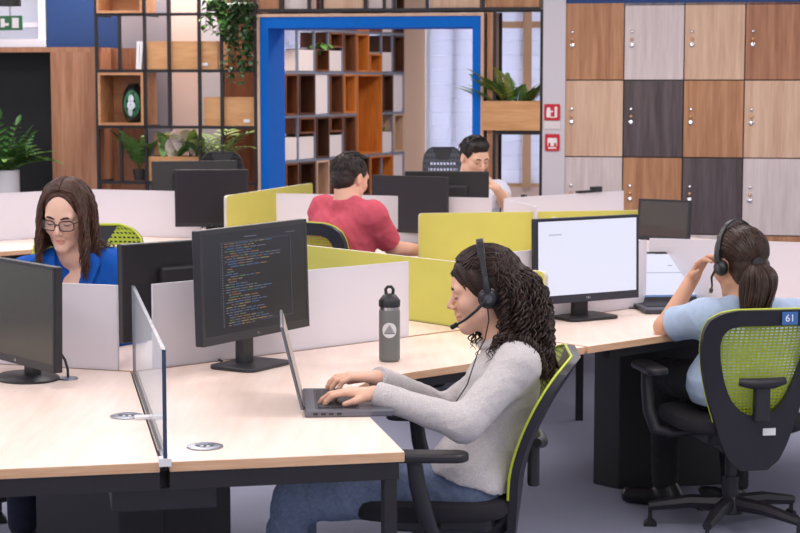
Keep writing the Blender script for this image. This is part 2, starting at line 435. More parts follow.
# ================================================================== open black steel shelving along the back wall
SHD = 0.30                                    # depth of the shelving
def s_at(px): return w_at(px, 90)[0]
def z_at(py, px=180): return w_at(px, py)[1]
RZ = [z_at(y) for y in (-41, 14.3, 70.2, 126.5, 183)]
rowh = (RZ[1] - RZ[4]) / 3
RZ = [RZ[1] + rowh, RZ[1], RZ[1] - rowh, RZ[1] - 2 * rowh, RZ[1] - 3 * rowh, RZ[1] - 4 * rowh, 0.06]
PW = 0.021
s_org = s_at(97)
sh = thing('shelving_unit', 'open black steel shelving frame along the wall beside the blue portal', 'shelving', wp(s_org, 0, 0), WRZ)
def lx(px): return s_at(px) - s_org
def post(px, za, zb, both=True):
    for y in (0.0,):
        MB().box((lx(px), y, (za + zb) / 2), (PW, PW, za - zb)).build('post', BLACKM, sh)
for px in (97.3, 145.5, 199.7, 255.6): post(px, RZ[0], 0.0)
post(120.5, RZ[1], RZ[2]); post(120.5, RZ[3], RZ[4]); post(169.5, RZ[0], RZ[3]); post(222, RZ[1], RZ[4])
for z in RZ[:6]:
    for y in (0.0,):
        MB().box(((lx(97.3) + lx(255.6)) / 2, y, z), (lx(255.6) - lx(97.3) - PW, PW, PW)).build('rail', BLACKM, sh)
    for px in (97.3, 145.5, 199.7, 255.6):
        MB().box((lx(px), SHD / 2, z), (PW, SHD - PW, PW)).build('tie', BLACKM, sh)
# over the portal and to its right
ZTOP = w_at(400, 13)[1] + 0.012
s_b = s_at(482.5)
for y in (0.0, SHD):
    MB().box(((lx(258) + lx(540)) / 2, y, ZTOP + PW / 2), (lx(540) - lx(258), PW, PW)).build('rail', BLACKM, sh)
    MB().box(((lx(258) + lx(540)) / 2, y, ZTOP + 0.42), (lx(540) - lx(258), PW, PW)).build('rail', BLACKM, sh)
for px in (282, 310, 321, 365.5, 384.5, 395, 427, 482.5):
    MB().box((lx(px), 0.0, ZTOP + 0.215), (PW, PW, 0.39)).build('post', BLACKM, sh)
for px in (494.5, 541.5):
    for y in (0.0, SHD):
        MB().box((lx(px), y, ZTOP / 2 - 0.002), (PW, PW, ZTOP - 0.004)).build('post', BLACKM, sh)
for y in (0.0, SHD):
    MB().box((lx(518), y, w_at(510, 133)[1]), (lx(541) - lx(495) - PW, PW, PW)).build('rail', BLACKM, sh)

def open_box(name, label, s0, s1, z0, z1, d0, dep, m, cat='box', th=0.018, base=None, group=None):
    t = thing(name, label, cat, wp((s0 + s1) / 2, d0, z0), WRZ, group); w = s1 - s0; h = z1 - z0
    for sx in (-1, 1): MB().box((sx * (w / 2 - th / 2), dep / 2, h / 2), (th, dep, h)).build('side_panel', m, t)
    MB().box((0, dep / 2, th / 2), (w - 2 * th, dep, th)).build('bottom_panel', m, t)
    MB().box((0, dep / 2, h - th / 2), (w - 2 * th, dep, th)).build('top_panel', m, t)
    MB().box((0, dep - th / 2, h / 2), (w - 2 * th, th, h - 2 * th)).build('back_panel', m, t)
    return t
OAKBOX = wood('oak_cube', (200, 148, 108), (176, 122, 84), (2, 12, 12))
G = PW / 2 + 0.001
open_box('shelf_cube', 'open oak cube box holding the green vase', s_at(97.3) + G, s_at(145.5) - G, RZ[3] + G, RZ[2] - G, -0.02, SHD, OAKBOX)
open_box('shelf_cube', 'open oak cube box on the shelf above the navy wall', s_at(97.3) + G, s_at(145.5) - G, RZ[1] + G, RZ[0] - G, -0.02, SHD, OAKBOX)
SOIL = mat('potting_soil', (50, 36, 28), 0.95, bump=0.6, bscale=60)
def planter(label, s0, s1, z0, z1, d0, dep, tagpx=None, m=OAKX):
    t = thing('planter_box', label, 'planter', wp((s0 + s1) / 2, d0, z0), WRZ); w = s1 - s0; h = z1 - z0; th = 0.018
    MB().box((0, th / 2, h / 2), (w, th, h)).build('front_panel', m, t)
    MB().box((0, dep - th / 2, h / 2), (w, th, h)).build('back_panel', m, t)
    for sx in (-1, 1): MB().box((sx * (w / 2 - th / 2), dep / 2, h / 2), (th, dep - 2 * th, h)).build('side_panel', m, t)
    MB().box((0, dep / 2, th / 2), (w - 2 * th, dep - 2 * th, th)).build('bottom_panel', m, t)
    MB().box((0, dep / 2, h - 0.03), (w - 2 * th, dep - 2 * th, 0.02)).build('soil', SOIL, t)
    if tagpx is not None: MB().box((tagpx, -0.002, 0.035), (0.045, 0.004, 0.022)).build('name_tag', WHITEP, t)
    return t
planter('oak planter box with small white tag, high on the steel shelving', s_at(147), s_at(217), RZ[2] + G, RZ[2] + 0.212, 0.015, 0.26, 0.17)
planter('oak planter box with small white tag beside the blue portal', s_at(203), s_at(254), RZ[3] + G, RZ[3] + 0.215, 0.015, 0.26, 0.13)
planter('oak planter box of leafy plants low on the steel shelving', s_at(147), s_at(199) - G, RZ[4] + G, RZ[4] + 0.19, 0.015, 0.26)
planter('oak planter box holding a fern between portal and pillar', s_at(483), s_at(540.5), w_at(510, 132)[1] + G, w_at(510, 101)[1], -0.03, 0.28)
tb = MB().box((0, 0, 0.075), (0.1, 0.16, 0.15)).build('wooden_block', OAKBOX, loc=wp(s_at(157), 0.16, RZ[4] + 0.195), rz=WRZ)
tag(tb, 'small oak block standing among the leafy plants on the shelving', 'block')
# leaning white folders
for k, (px, tilt) in enumerate(((138.8, 0.05), (141.4, 0.09))):
    f = MB().box((0, 0, 0.1), (0.02, 0.2, 0.2)).build('folder', WHITEP, loc=wp(s_at(px) - 0.01, 0.1, RZ[2] + 0.013), rz=WRZ)
    f.rotation_euler = (0, tilt, WRZ)
    tag(f, ['thin white folder standing upright on the shelving', 'white folder leaning against the post on the shelving'][k], 'folder')
# boxes over the portal
for k, (a, b, m, nm) in enumerate(((283, 309, 'oak_pale', 'pale'), (322, 365, 'oak_light', 'light oak'), (367, 384, 'oak_pale', 'pale narrow'), (428, 481, 'oak_light', 'wide light oak'), (258, 281, 'oak_mid', 'brown oak'), (396, 426, 'oak_brown', 'brown'))):
    if nm == 'brown': continue
    open_b = MB().box((0, 0.13, 0.19), (s_at(b) - s_at(a) - 2 * G, 0.26, 0.38)).build('storage_box', MATS[m], loc=wp((s_at(a) + s_at(b)) / 2, 0.012, ZTOP + PW + 0.001), rz=WRZ, bevel=0.003)
    tag(open_b, '%s storage box on the rail over the blue portal%s' % (nm, {0: ' near its left corner', 1: '', 2: '', 3: ' near the fern', 4: ' beside the hanging vine'}[k]), 'box')
ob = MB().box((0, 0.13, 0.19), (s_at(540) - s_at(484) - 2 * G, 0.26, 0.38)).build('storage_box', MATS['oak_mid'], loc=wp((s_at(484) + s_at(540)) / 2, 0.012, ZTOP + PW + 0.001), rz=WRZ, bevel=0.003)
tag(ob, 'brown oak storage box on the rail above the fern planter', 'box')
# oak cheek panel right of the portal
ck = MB().box((0, 0.14, 0), (s_at(494) - s_at(485) - 0.02, 0.28, ZTOP - 0.02)).build('cheek_panel', OAKM, loc=wp((s_at(485) + s_at(494)) / 2 + 0.005, 0.0, ZTOP / 2), rz=WRZ)
tag(ck, 'tall oak cheek panel between blue portal and fern planter', 'panel')

# vase: dark faceted with a green patterned belly and pale figure
vs, vz = w_at(132, 121.0)
v = thing('vase', 'dark green faceted vase with a pale painted figure in an oak cube', 'vase', wp(s_at(129), 0.10, RZ[3] + G + 0.019), WRZ); v.scale = (1.08, 1.08, 1.04)
VM = mat('vase_dark', (24, 34, 34), 0.25, coat=0.4)
prof = [(0.04, 0), (0.062, 0.02), (0.078, 0.09), (0.08, 0.15), (0.07, 0.21), (0.05, 0.245), (0.036, 0.26), (0.04, 0.27), (0.034, 0.272)]
MB().lathe(prof, 10).build('body', VM, v)
VG = mat('vase_green', (30, 112, 74), 0.35, var=0.5, vscale=60)
m = MB(); n = 20
def vr(z):
    for (r0, z0), (r1, z1) in zip(prof, prof[1:]):
        if z0 <= z <= z1: return r0 + (r1 - r0) * (z - z0) / (z1 - z0)
    return 0.03
def vpatch(mb, cx, cz, rx, rz_, off, mi):
    base = len(mb.v); mb.v.append(None); ring = []
    for k in range(n + 1):
        pass
    pts = [(cx, cz)] + [(cx + rx * cos(2 * pi * k / n), cz + rz_ * sin(2 * pi * k / n)) for k in range(n)]
    mb.v.pop()
    for (a, z) in pts:
        r = vr(z) + off; mb.v.append((r * sin(a), -r * cos(a), z))
    for k in range(n):
        mb.f.append((base, base + 1 + k, base + 1 + (k + 1) % n)); mb.mi.append(mi)
vpatch(m, 0.15, 0.13, 0.75, 0.095, 0.003, 0)
m.build('painted_panel', VG, v, smooth=True)
m = MB(); vpatch(m, 0.1, 0.165, 0.22, 0.03, 0.005, 0); vpatch(m, 0.1, 0.12, 0.34, 0.03, 0.005, 0); vpatch(m, 0.02, 0.075, 0.2, 0.03, 0.005, 0)
m.build('painted_figure', mat('vase_figure', (206, 214, 222), 0.4, var=0.3, vscale=70), v, smooth=True)

# ---------------------------------------------------------------- plants
def green(name, rgb): return mat(name, rgb, 0.45, var=0.25, vscale=30)
GR1 = green('leaf_green', (112, 154, 78)); GR2 = green('leaf_deep', (66, 112, 54)); GR3 = green('leaf_lime', (150, 178, 92)); GRP = green('leaf_blush', (226, 208, 192))
STEM = mat('stem_green', (88, 104, 54), 0.6)
def leaf_into(mb, base, d, up, L, w, droop, mi=0, seg=6, fold=0.25):
    d = Vector(d).normalized(); up = Vector(up); side = d.cross(up)
    if side.length < 1e-4: side = d.orthogonal()
    side.normalize(); nrm = side.cross(d).normalized()
    b0 = len(mb.v)
    for i in range(seg + 1):
        t = i / seg; c = Vector(base) + d * (L * t) - Vector((0, 0, 1)) * droop * L * t * t
        ww = w * (sin(pi * min(1, t * 0.96 + 0.04)) ** 0.75) / 2
        for q in (-1, 0, 1): mb.v.append(tuple(c + side * ww * q + nrm * (abs(q) * fold * ww)))
    for i in range(seg):
        for q in (0, 1):
            a = b0 + i * 3 + q; mb.f.append((a, a + 1, a + 4, a + 3)); mb.mi.append(mi)
def frond_mesh(name, L, nl, lw, ll, droop, m, rise=1.0):
    """a stem along +X rising, leaflets on both sides"""
    mb = MB(); P = []
    for i in range(13):
        t = i / 12; P.append(Vector((L * t, 0, L * (rise * t - droop * t * t))))
    mb.tube(P, [0.005 * (1 - 0.7 * i / 12) for i in range(13)], 5, True, 1)
    for k in range(nl):
        t = 0.2 + 0.8 * k / (nl - 1); i = min(11, int(t * 12)); p = P[i].lerp(P[i + 1], t * 12 - i)
        tg = (P[i + 1] - P[i]).normalized()
        for sy in (-1, 1):
            sc = sin(pi * (0.25 + 0.65 * t)); d = tg * 0.6 + Vector((0, sy, 0.12))
            leaf_into(mb, p, d, Vector((0, 0, 1)), ll * sc + 0.01, lw * (0.6 + 0.4 * sc), 0.15, 0, 4)
    leaf_into(mb, P[-1], P[-1] - P[-2], Vector((0, 0, 1)), ll, lw, 0.1, 0, 4)
    return mb.mesh(name, [m, STEM], True)
def put(me, parent, loc, az, tilt=0.0, sc=1.0, name='frond'):
    o = bpy.data.objects.new(name, me); COL.objects.link(o); o.parent = parent; o.location = loc
    o.rotation_euler = (0, -tilt, az); o.scale = (sc, sc, sc); return o
# niche plant in a white pot
fr = [frond_mesh('frond', 0.30, 9, 0.055, 0.13, 0.45, GR1, 1.15), frond_mesh('frond', 0.34, 10, 0.052, 0.12, 0.7, green('leaf_mid', (112, 150, 76)), 1.1), frond_mesh('frond', 0.25, 8, 0.045, 0.11, 0.2, GR2, 1.6)]
pc = wp(s_at(8), -0.12, 0)
pp = thing('potted_plant', 'leafy green plant in a white pot in front of the black niche', 'plant', pc, WRZ)
zpt = w_at(8, 169)[1]
MB().lathe([(0.10, 0), (0.115, 0.02), (0.118, zpt), (0.105, zpt), (0.103, zpt - 0.04), (0, zpt - 0.04)], 4 * 6).build('pot', WHITEP, pp, smooth=True)
MB().lathe([(0.10, 0), (0.10, 0.01)], 20, (0, 0, zpt - 0.045)).build('soil', SOIL, pp)
for k in range(28):
    put(fr[k % 3], pp, (rnd.uniform(-.03, .03), rnd.uniform(-.03, .03), zpt - 0.05), k * 2.4 + rnd.uniform(-.3, .3), rnd.uniform(-0.3, 0.25), rnd.uniform(0.75, 1.15))
# fern planter
ff = [frond_mesh('frond', 0.20, 10, 0.034, 0.06, 0.5, GR1, 1.0), frond_mesh('frond', 0.22, 10, 0.03, 0.06, 0.45, green('leaf_olive', (168, 176, 86)), 1.1), frond_mesh('frond', 0.18, 9, 0.034, 0.06, 0.3, GR1, 1.0)]
fs, fz = w_at(511, 102)
fp = thing('fern', 'bushy fern growing in the oak planter beside the pillar', 'plant', wp(fs, 0.10, fz - 0.035), WRZ)
for k in range(44):
    x = rnd.uniform(-0.17, 0.12)
    put(ff[k % 3], fp, (x, rnd.uniform(-.06, .05), 0), (0 if x > 0 else pi) + rnd.uniform(-1.3, 1.3), rnd.uniform(-0.15, 0.5), rnd.uniform(0.8, 1.15) * (1.0 if x < 0.05 else 0.7))
leafm = []
for m_, L_, w_ in ((GR1, 0.15, 0.065), (GR3, 0.18, 0.05), (GRP, 0.14, 0.06), (GR2, 0.13, 0.07)):
    mb = MB(); leaf_into(mb, (0, 0, 0), (1, 0, 0.9), (0, 0, 1), L_, w_, 0.35, 0, 7); leafm.append(mb.mesh('leaf', m_, True))
lp = thing('leafy_plant', 'leafy plant with blush pale leaves in the low oak planter', 'plant', wp(s_at(176), 0.10, RZ[4] + 0.175), WRZ)
for k in range(34):
    x = rnd.uniform(-0.12, 0.14)
    put(leafm[[0, 2, 3, 0, 2, 1][k % 6]], lp, (x, rnd.uniform(-0.09, 0.06), rnd.uniform(-0.01, 0.07)), rnd.uniform(0, 6.28), rnd.uniform(0.0, 0.9), rnd.uniform(1.2, 1.8), 'leaf')
sp = thing('spider_plant', 'small plant with spreading round leaves on the low shelf left of the planter', 'plant', wp(s_at(135), 0.08, RZ[4] + 0.012), WRZ)
MB().lathe([(0.04, 0), (0.055, 0.08), (0.05, 0.08), (0.0, 0.07)], 16).build('pot', mat('pot_dark', (60, 52, 54), 0.6), sp)
for k in range(9):
    put(fr[0], sp, (0, 0, 0.07), k * 0.72 + 2.3, 0.35, rnd.uniform(0.6, 0.85))
sp2 = thing('palm_plant', 'thin leaved palm plant with arching yellow green blades by the portal post', 'plant', wp(s_at(213), 0.10, RZ[4] + 0.012), WRZ)
MB().lathe([(0.05, 0), (0.065, 0.1), (0.06, 0.1), (0.0, 0.09)], 16).build('pot', mat('pot_dark', (60, 52, 54), 0.6), sp2)
fl = frond_mesh('frond', 0.28, 8, 0.022, 0.09, 0.55, GR3, 1.0)
for k in range(9): put(fl, sp2, (0, 0, 0.09), k * 0.7 + 0.1, rnd.uniform(0, 0.4), rnd.uniform(1.0, 1.4))
# hanging vines beside the portal: real leaves on trailing stems
vt = thing('hanging_vine', 'dark trailing vine hanging from the top of the shelving beside the portal', 'plant', wp(s_at(240), 0.06, RZ[1] + 0.02), WRZ)
MB().lathe([(0.07, 0), (0.085, 0.12), (0.08, 0.12), (0, 0.11)], 16).build('pot', mat('pot_dark', (60, 52, 54), 0.6), vt)
st = MB(); lv = MB()
for k in range(22):
    x0_ = rnd.uniform(-0.09, 0.09); y0_ = rnd.uniform(-0.085, 0.03); Lh = rnd.choice((0.25, 0.35, 0.45, 0.5, 0.56)); ph = rnd.uniform(0, 6)
    P = [Vector((x0_ * 0.5, y0_ * 0.5, 0.11)), Vector((x0_, y0_ - 0.01, 0.12))]
    for i in range(12):
        t = i / 11; P.append(Vector((x0_ * 1.15 + 0.02 * sin(ph + 5 * t), y0_ * 1.1 - 0.02 + 0.012 * cos(ph + 4 * t), 0.11 - 0.05 - Lh * t)))
    st.tube(P, 0.003, 4)
    for p in P[2:]:
        for q in range(2):
            a = rnd.uniform(0, 6.28)
            leaf_into(lv, p, (cos(a), sin(a) - 0.5, rnd.uniform(-0.7, 0.1)), (0, 0, 1), rnd.uniform(0.04, 0.065), rnd.uniform(0.03, 0.042), 0.3, rnd.choice((0, 0, 0, 0, 2)), 3)
st.build('stems', STEM, vt)
o = lv.build('foliage', [green('leaf_dark_green', (48, 82, 44)), GR1, green('leaf_sage', (120, 140, 110))], vt, True); o['kind'] = 'stuff'  # the darkest green is the vine's own leaf colour
vt2 = thing('hanging_vine', 'short leafy vine trailing from the top shelf over the salmon wall', 'plant', wp(s_at(214), 0.02, RZ[1] + 0.02), WRZ)
MB().lathe([(0.05, 0), (0.06, 0.1), (0.055, 0.1), (0, 0.09)], 16).build('pot', mat('pot_dark', (60, 52, 54), 0.6), vt2)
st = MB(); lv = MB()
for k in range(7):
    x0_ = rnd.uniform(-0.09, 0.1); P = [Vector((x0_ * .4, -0.02, 0.1)), Vector((x0_, -0.06, 0.09))]
    for i in range(6): P.append(Vector((x0_ * (1 + .1 * i), -0.07, 0.06 - 0.03 * i - 0.01 * k * i / 5)))
    st.tube(P, 0.003, 4)
    for p in P[1:]:
        for q in range(2):
            a = rnd.uniform(0, 6.28); leaf_into(lv, p, (cos(a), sin(a) - 0.4, rnd.uniform(-0.7, 0.2)), (0, 0, 1), rnd.uniform(0.05, 0.08), 0.045, 0.3, rnd.choice((0, 1)), 3)
st.build('stems', STEM, vt2); o = lv.build('foliage', [GR1, GR2], vt2, True); o['kind'] = 'stuff'

# ---------------------------------------------------------------- wooden niche at the left, with black recess
nz = w_at(20, 47)[1]; n0 = s_at(-190); n1 = w_at(51, 90, 0.1)[0]; n2_ = w_at(95.5, 90, 0.1)[0]
nc = thing('niche_cabinet', 'brown wood cladding with a tall black recess behind the potted plant', 'cabinet', wp(n2_, 0.1, 0), WRZ)
MB().box((-(n2_ - n0) / 2, 0.2, nz - 0.018), (n2_ - n0, 0.4, 0.036)).build('top_board', OAKB, nc)
MB().box((-(n2_ - n1) / 2, 0.2, (nz - 0.036) / 2), (n2_ - n1, 0.4, nz - 0.036)).build('side_panel', OAKB, nc)
MB().box((-(n2_ - n1) - (n1 - n0) / 2, 0.36, (nz - 0.036) / 2), (n1 - n0, 0.04, nz - 0.036)).build('black_back', mat('recess_black', (16, 14, 18), 0.6), nc)
# oak back panels behind the low shelving rows
w0 = w_at(98, 90, 0.45)[0]; w1 = w_at(145, 90, 0.45)[0]; zb = w_at(120, 47)[1]
bp_ = MB().box((0, 0, zb / 2), (w1 - w0, 0.03, zb)).build('back_panel', OAKB, loc=wp((w0 + w1) / 2, 0.45, 0), rz=WRZ)
tag(bp_, 'brown wood back panel behind the low part of the steel shelving', 'panel')
# green exit sign and pendant lamp in the window corner
es = thing('exit_sign', 'small green escape sign with white running figure by the corner window', 'sign', at_y(10, 23, 12.6) - Vector((0, 0, 0.05)), WRZ)
MB().box((0, 0, 0.05), (0.18, 0.02, 0.1)).build('plate', mat('sign_green', (44, 108, 66), 0.5), es)
m = MB(); m.box((-0.05, -0.011, 0.05), (0.03, 0.003, 0.06)); m.box((-0.02, -0.011, 0.04), (0.03, 0.003, 0.02)); m.box((0.045, -0.011, 0.05), (0.05, 0.003, 0.07))
m.build('pictogram', SIGNW, es)
MB().box((0, 0.0, 0.1 + (CEIL - es.location.z - 0.1) / 2), (0.01, 0.01, CEIL - es.location.z - 0.1)).build('hanger', CHROME, es)
lp_ = at_y(8, 6, 11.8)
pdn = thing('pendant_lamp', 'black cylindrical pendant lamp hanging by the corner window', 'lamp', lp_)
MB().lathe([(0.0, 0.0), (0.085, 0), (0.085, 0.22), (0.02, 0.24), (0.0, 0.24)], 24).build('shade', BLACK, pdn, smooth=True)
MB().tube([(0, 0, 0.24), (0, 0, CEIL - lp_.z)], 0.004, 6).build('cable', BLACK, pdn)

# ---------------------------------------------------------------- the far bookcase in the next room
A2 = at_y(276, 80, 15.7); B2 = at_y(403.5, 80, 18.0); A2.z = B2.z = 0
E2 = (B2 - A2).normalized(); N2 = Vector((-E2.y, E2.x, 0)); RZ2 = math.atan2(E2.y, E2.x)
def s2(px):
    r = ray(px, 80); t = (A2 - Vector((0, 0, CAMH))).dot(N2) / r.dot(N2); return (Vector((0, 0, CAMH)) + r * t - A2).dot(E2)
ZR = [2.92, 2.52, 2.12, 1.735, 1.345, 0.945, 0.55, 0.15]
CPX = [283, 297, 314, 328, 342, 355, 368, 381, 392, 403]
CS = [s2(p) for p in CPX]
SD2 = 0.32
GREYM = mat('grey_steel', (112, 116, 132), 0.45)
fb = thing('bookcase', 'tall grey steel bookcase of wooden boxes seen through the blue portal', 'bookcase', A2, RZ2)
for k, s in enumerate(CS):
    for za, zb in (((0, ZR[5]), (ZR[3], ZR[0])) if k == 6 else ((0, ZR[0]),)): MB().box((s, 0, (za + zb) / 2), (0.022, 0.02, zb - za)).build('post', GREYM, fb)
for z in ZR:
    for sa, sb in (((CS[0], CS[5]), (CS[7], CS[-1])) if z == ZR[4] else ((CS[0], CS[-1]),)): MB().box(((sa + sb) / 2, 0, z), (sb - sa, 0.026, 0.022)).build('rail', GREYM, fb)
PALEB = mat('pale_box_front', (222, 206, 202), 0.6); TANB = wood('tan_box', (206, 170, 142), (186, 148, 120), (14, 14, 1.5))
rows = {0: 'BWBDPBOWP', 1: 'DPBWBOBWD', 2: 'THbhBOaHD', 3: 'BDWBO++DW', 4: 'HhDhB++pP', 5: 'BDPBBDO-W', 6: 'WBDPBWBDP'}
rname = ['top', 'sixth', 'fifth', 'fourth', 'third', 'second', 'lowest']
cname = ['first', 'second', 'third', 'fourth', 'fifth', 'sixth', 'seventh', 'eighth', 'ninth']
def cell_box(kind, r, c, s0, s1, z0, z1):
    place = 'on the %s tier, %s bay of the far bookcase' % (rname[r], cname[c])
    def solid(m, za, zb, nm):
        o = MB().box((0, SD2 / 2, (zb - za) / 2), (s1 - s0 - 0.026, SD2, zb - za - 0.024)).build('storage_box', m, loc=A2 + E2 * ((s0 + s1) / 2) + Vector((0, 0, za + 0.006)), rz=RZ2)
        tag(o, '%s box %s' % (nm, place), 'box', 'boxes in the far bookcase'); return o
    def hollow(m, za, zb, nm):
        t = thing('storage_box', '%s open box %s' % (nm, place), 'box', A2 + E2 * ((s0 + s1) / 2) + Vector((0, 0, za + 0.012)), RZ2, 'boxes in the far bookcase')
        w = s1 - s0 - 0.026; h = zb - za - 0.024; th = 0.016
        for sx in (-1, 1): MB().box((sx * (w - th) / 2, SD2 / 2 - 0.02, h / 2), (th, SD2, h)).build('side_panel', m, t)
        MB().box((0, SD2 / 2 - 0.02, th / 2), (w - 2 * th, SD2, th)).build('bottom_panel', m, t)
        MB().box((0, SD2 / 2 - 0.02, h - th / 2), (w - 2 * th, SD2, th)).build('top_panel', m, t)
        MB().box((0, SD2 - 0.02, h / 2), (w - 2 * th, 0.01, h - 2 * th)).build('back_panel', m, t)
    zm = (z0 + z1) / 2
    if kind == 'B': hollow(WALNUT, z0, z1, 'brown walnut')
    elif kind == 'D': hollow(wood('walnut_dark', (88, 52, 34), (60, 34, 22), (14, 14, 1.5)), z0, z1, 'dark walnut')
    elif kind == 'W': solid(PALEB, z0, z1, 'tall pale')
    elif kind == 'O': hollow(ORANGEW, z0, z1, 'amber wood')
    elif kind == 'P': hollow(TANB, z0, z1, 'tan wood')
    elif kind in 'Hhp':
        solid(PALEB, z0, z0 + (z1 - z0) * 0.55, 'low pale')
        if kind == 'h': hollow(WALNUT, z0 + (z1 - z0) * 0.55 + 0.01, z1, 'small walnut')
    elif kind == 'b': hollow(WALNUT, z0, z0 + 0.6 * (z1 - z0), 'low walnut')
    elif kind == 'a': hollow(ORANGEW, z0, z0 + 0.52 * (z1 - z0), 'low amber')
for r, ks in rows.items():
    z1, z0 = ZR[r], ZR[r + 1]
    for c, k in enumerate(ks):
        if k in '+-T': continue
        s1_ = CS[c + 1]
        if r == 5 and c == 6: s1_ = CS[8]
        cell_box(k, r, c, CS[c], s1_, z0, z1)
cell_box('O', 3, 5, CS[5], CS[7], ZR[5], ZR[3])
# small things in the far bookcase
def in2(px, z, d): return A2 + E2 * s2(px) + N2 * d + Vector((0, 0, z))
b_ = tag(MB().lathe([(0.0, 0), (0.035, 0), (0.035, 0.15), (0.014, 0.19), (0.014, 0.23), (0.0, 0.23)], 16).build('bottle', WHITEP, smooth=True, loc=in2(346.5, ZR[4] + 0.03, 0.1)), 'slim white bottle in an amber box of the far bookcase', 'bottle')
gp = thing('potted_plant', 'tiny green plant on a pale box in the far bookcase', 'plant', in2(386.5, ZR[5] + 0.22, 0.1))
m = MB()
for k in range(40):
    a = rnd.uniform(0, 6.28); leaf_into(m, (rnd.uniform(-.06, .06), rnd.uniform(-.04, .04), 0), (cos(a), sin(a), rnd.uniform(.4, 1.4)), (0, 0, 1), 0.09, 0.03, 0.3, 0, 3)
o = m.build('foliage', GR2, gp, True); o['kind'] = 'stuff'
gp = thing('trailing_plant', 'small trailing plant on a low walnut box of the far bookcase', 'plant', in2(321, ZR[3] + 0.25, 0.02))
m = MB()
for k in range(24):
    a = rnd.uniform(0, 6.28); leaf_into(m, (rnd.uniform(-.06, .06), -0.02, 0), (cos(a), sin(a) - .4, rnd.uniform(-.3, .6)), (0, 0, 1), 0.1, 0.05, 0.6, 0, 3)
o = m.build('foliage', GR1, gp, True); o['kind'] = 'stuff'
# ================================================================== honeycomb desks
DW = 0.606                                     # depth of a desk wing
TT = 0.026
def wing_poly(b1, L1, b2, L2, gap=0.012, fillet=0.34):
    """desk outline in plan around a vertex at (0,0): two wings along bearings b1 (clockwise side) and b2, 120 degrees apart"""
    d1, d2 = bv(b1), bv(b2)
    bis = (d1 + d2).normalized()
    n1 = Vector((d1.y, -d1.x, 0)); n1 = n1 if n1.dot(bis) > 0 else -n1
    n2 = Vector((d2.y, -d2.x, 0)); n2 = n2 if n2.dot(bis) > 0 else -n2
    o = bis * (gap / sin(R(60)))
    inner = bis * (DW / sin(R(60)))
    pts = [o, d1 * L1 + n1 * gap, d1 * L1 + n1 * DW]
    a = inner + d1 * fillet; b = inner + d2 * fillet
    for k in range(9):
        t = k / 8; pts.append(a * (1 - t) ** 2 + inner * 2 * t * (1 - t) + b * t * t)
    pts += [d2 * L2 + n2 * DW, d2 * L2 + n2 * gap]
    return [(p.x, p.y) for p in pts], n1, n2
SILVER = mat('grommet_silver', (150, 156, 170), 0.3, metal=0.8)
def grommet(parent, loc):
    g = MB().lathe([(0.024, 0.001), (0.047, 0.001), (0.047, 0.003), (0.040, 0.005), (0.026, 0.005), (0.024, 0.001)], 28)
    o = g.build('cable_grommet', SILVER, parent, smooth=True, loc=loc)
    MB().lathe([(0.0, 0.0005), (0.026, 0.0005), (0.026, 0.0018), (0, 0.0018)], 20).build('socket', BLACK, o)
    for sx in (-1, 1): MB().box((sx * 0.008, -0.002, 0.0026), (0.008, 0.012, 0.002)).build('contact', WHITEP, o)
    return o
def desk(V, b1, L1, b2, L2, label, legs=(1, 1), tops=()):
    t = thing('desk', label, 'desk', (V.x, V.y, 0), 0, 'honeycomb desks')
    poly, n1, n2 = wing_poly(b1, L1, b2, L2)
    MB().prism(poly, DZ - TT, DZ, 0, 1).build('desktop', [DESKTOP, DESKEDGE], t, bevel=0.002)
    for k, (b, L, n, on) in enumerate(((b1, L1, n1, legs[0]), (b2, L2, n2, legs[1]))):
        d = bv(b); rot = Matrix.Rotation(-R(b), 3, 'Z')
        if on:
            p = d * (L - 0.03) + n * (DW - 0.035)
            MB().box((0, 0, (DZ - TT - 0.046) / 2), (0.032, 0.05, DZ - TT - 0.046), rot).build('leg', BLACKM, t, loc=(p.x, p.y, 0))
            c = d * (L - 0.03) + n * (DW / 2)
            MB().box((0, 0, 0), (DW - 0.026, 0.045, 0.045), rot).build('beam', BLACKM, t, loc=(c.x, c.y, DZ - TT - 0.0235))
        c = d * (L / 2 + 0.1) + n * (DW - 0.07)
        MB().box((0, 0, 0), (0.035, L - 0.55, 0.04), rot).build('rail', BLACKM, t, loc=(c.x, c.y, DZ - TT - 0.021))
        c = d * (L / 2 + 0.02) + n * 0.09
        MB().box((0, 0, 0), (0.09, L - 0.3, 0.07), rot).build('cable_tray', BLACKM, t, loc=(c.x, c.y, DZ - TT - 0.037))
    return t
DK = {}
DK['front'] = desk(P0, 168.5, 1.41, 48.5, 1.49, 'light wood corner desk where the curly haired woman types', (1, 0))
DK['left'] = desk(P0, 288.5, 1.49, 168.5, 1.41, 'light wood corner desk with a cable hole beside its dark monitor', (1, 1))
DK['blue'] = desk(P0, 48.5, 1.49, 288.5, 1.49, 'light wood corner desk of the woman in the blue shirt', (0, 1))
DK['right'] = desk(C0, 108.5, 1.49, 228.5, 1.11, 'light wood corner desk of the woman with the ponytail', (1, 0))
DK['mid'] = desk(C0, 228.5, 1.11, 348.5, 1.49, 'light wood corner desk behind the long lime divider', (0, 0))
DK['rback'] = desk(C0, 348.5, 1.49, 108.5, 1.49, 'light wood corner desk carrying the glossy tilted monitor', (0, 1))
DK['red'] = desk(D0, 168.5, 1.11, 288.5, 1.49, 'light wood corner desk of the man in the red shirt', (0, 1))
DK['back'] = desk(D0, 288.5, 1.49, 48.5, 1.3, 'light wood corner desk of the man behind the far monitor', (0, 1))
DK['rfar'] = desk(D0, 48.5, 1.3, 168.5, 1.11, 'light wood corner desk between frosted dividers near the lockers', (1, 0))
DK['far'] = desk(F0, 108.5, 1.11, 228.5, 1.4, 'light wood corner desk with keyboard and small dark monitor', (1, 1))
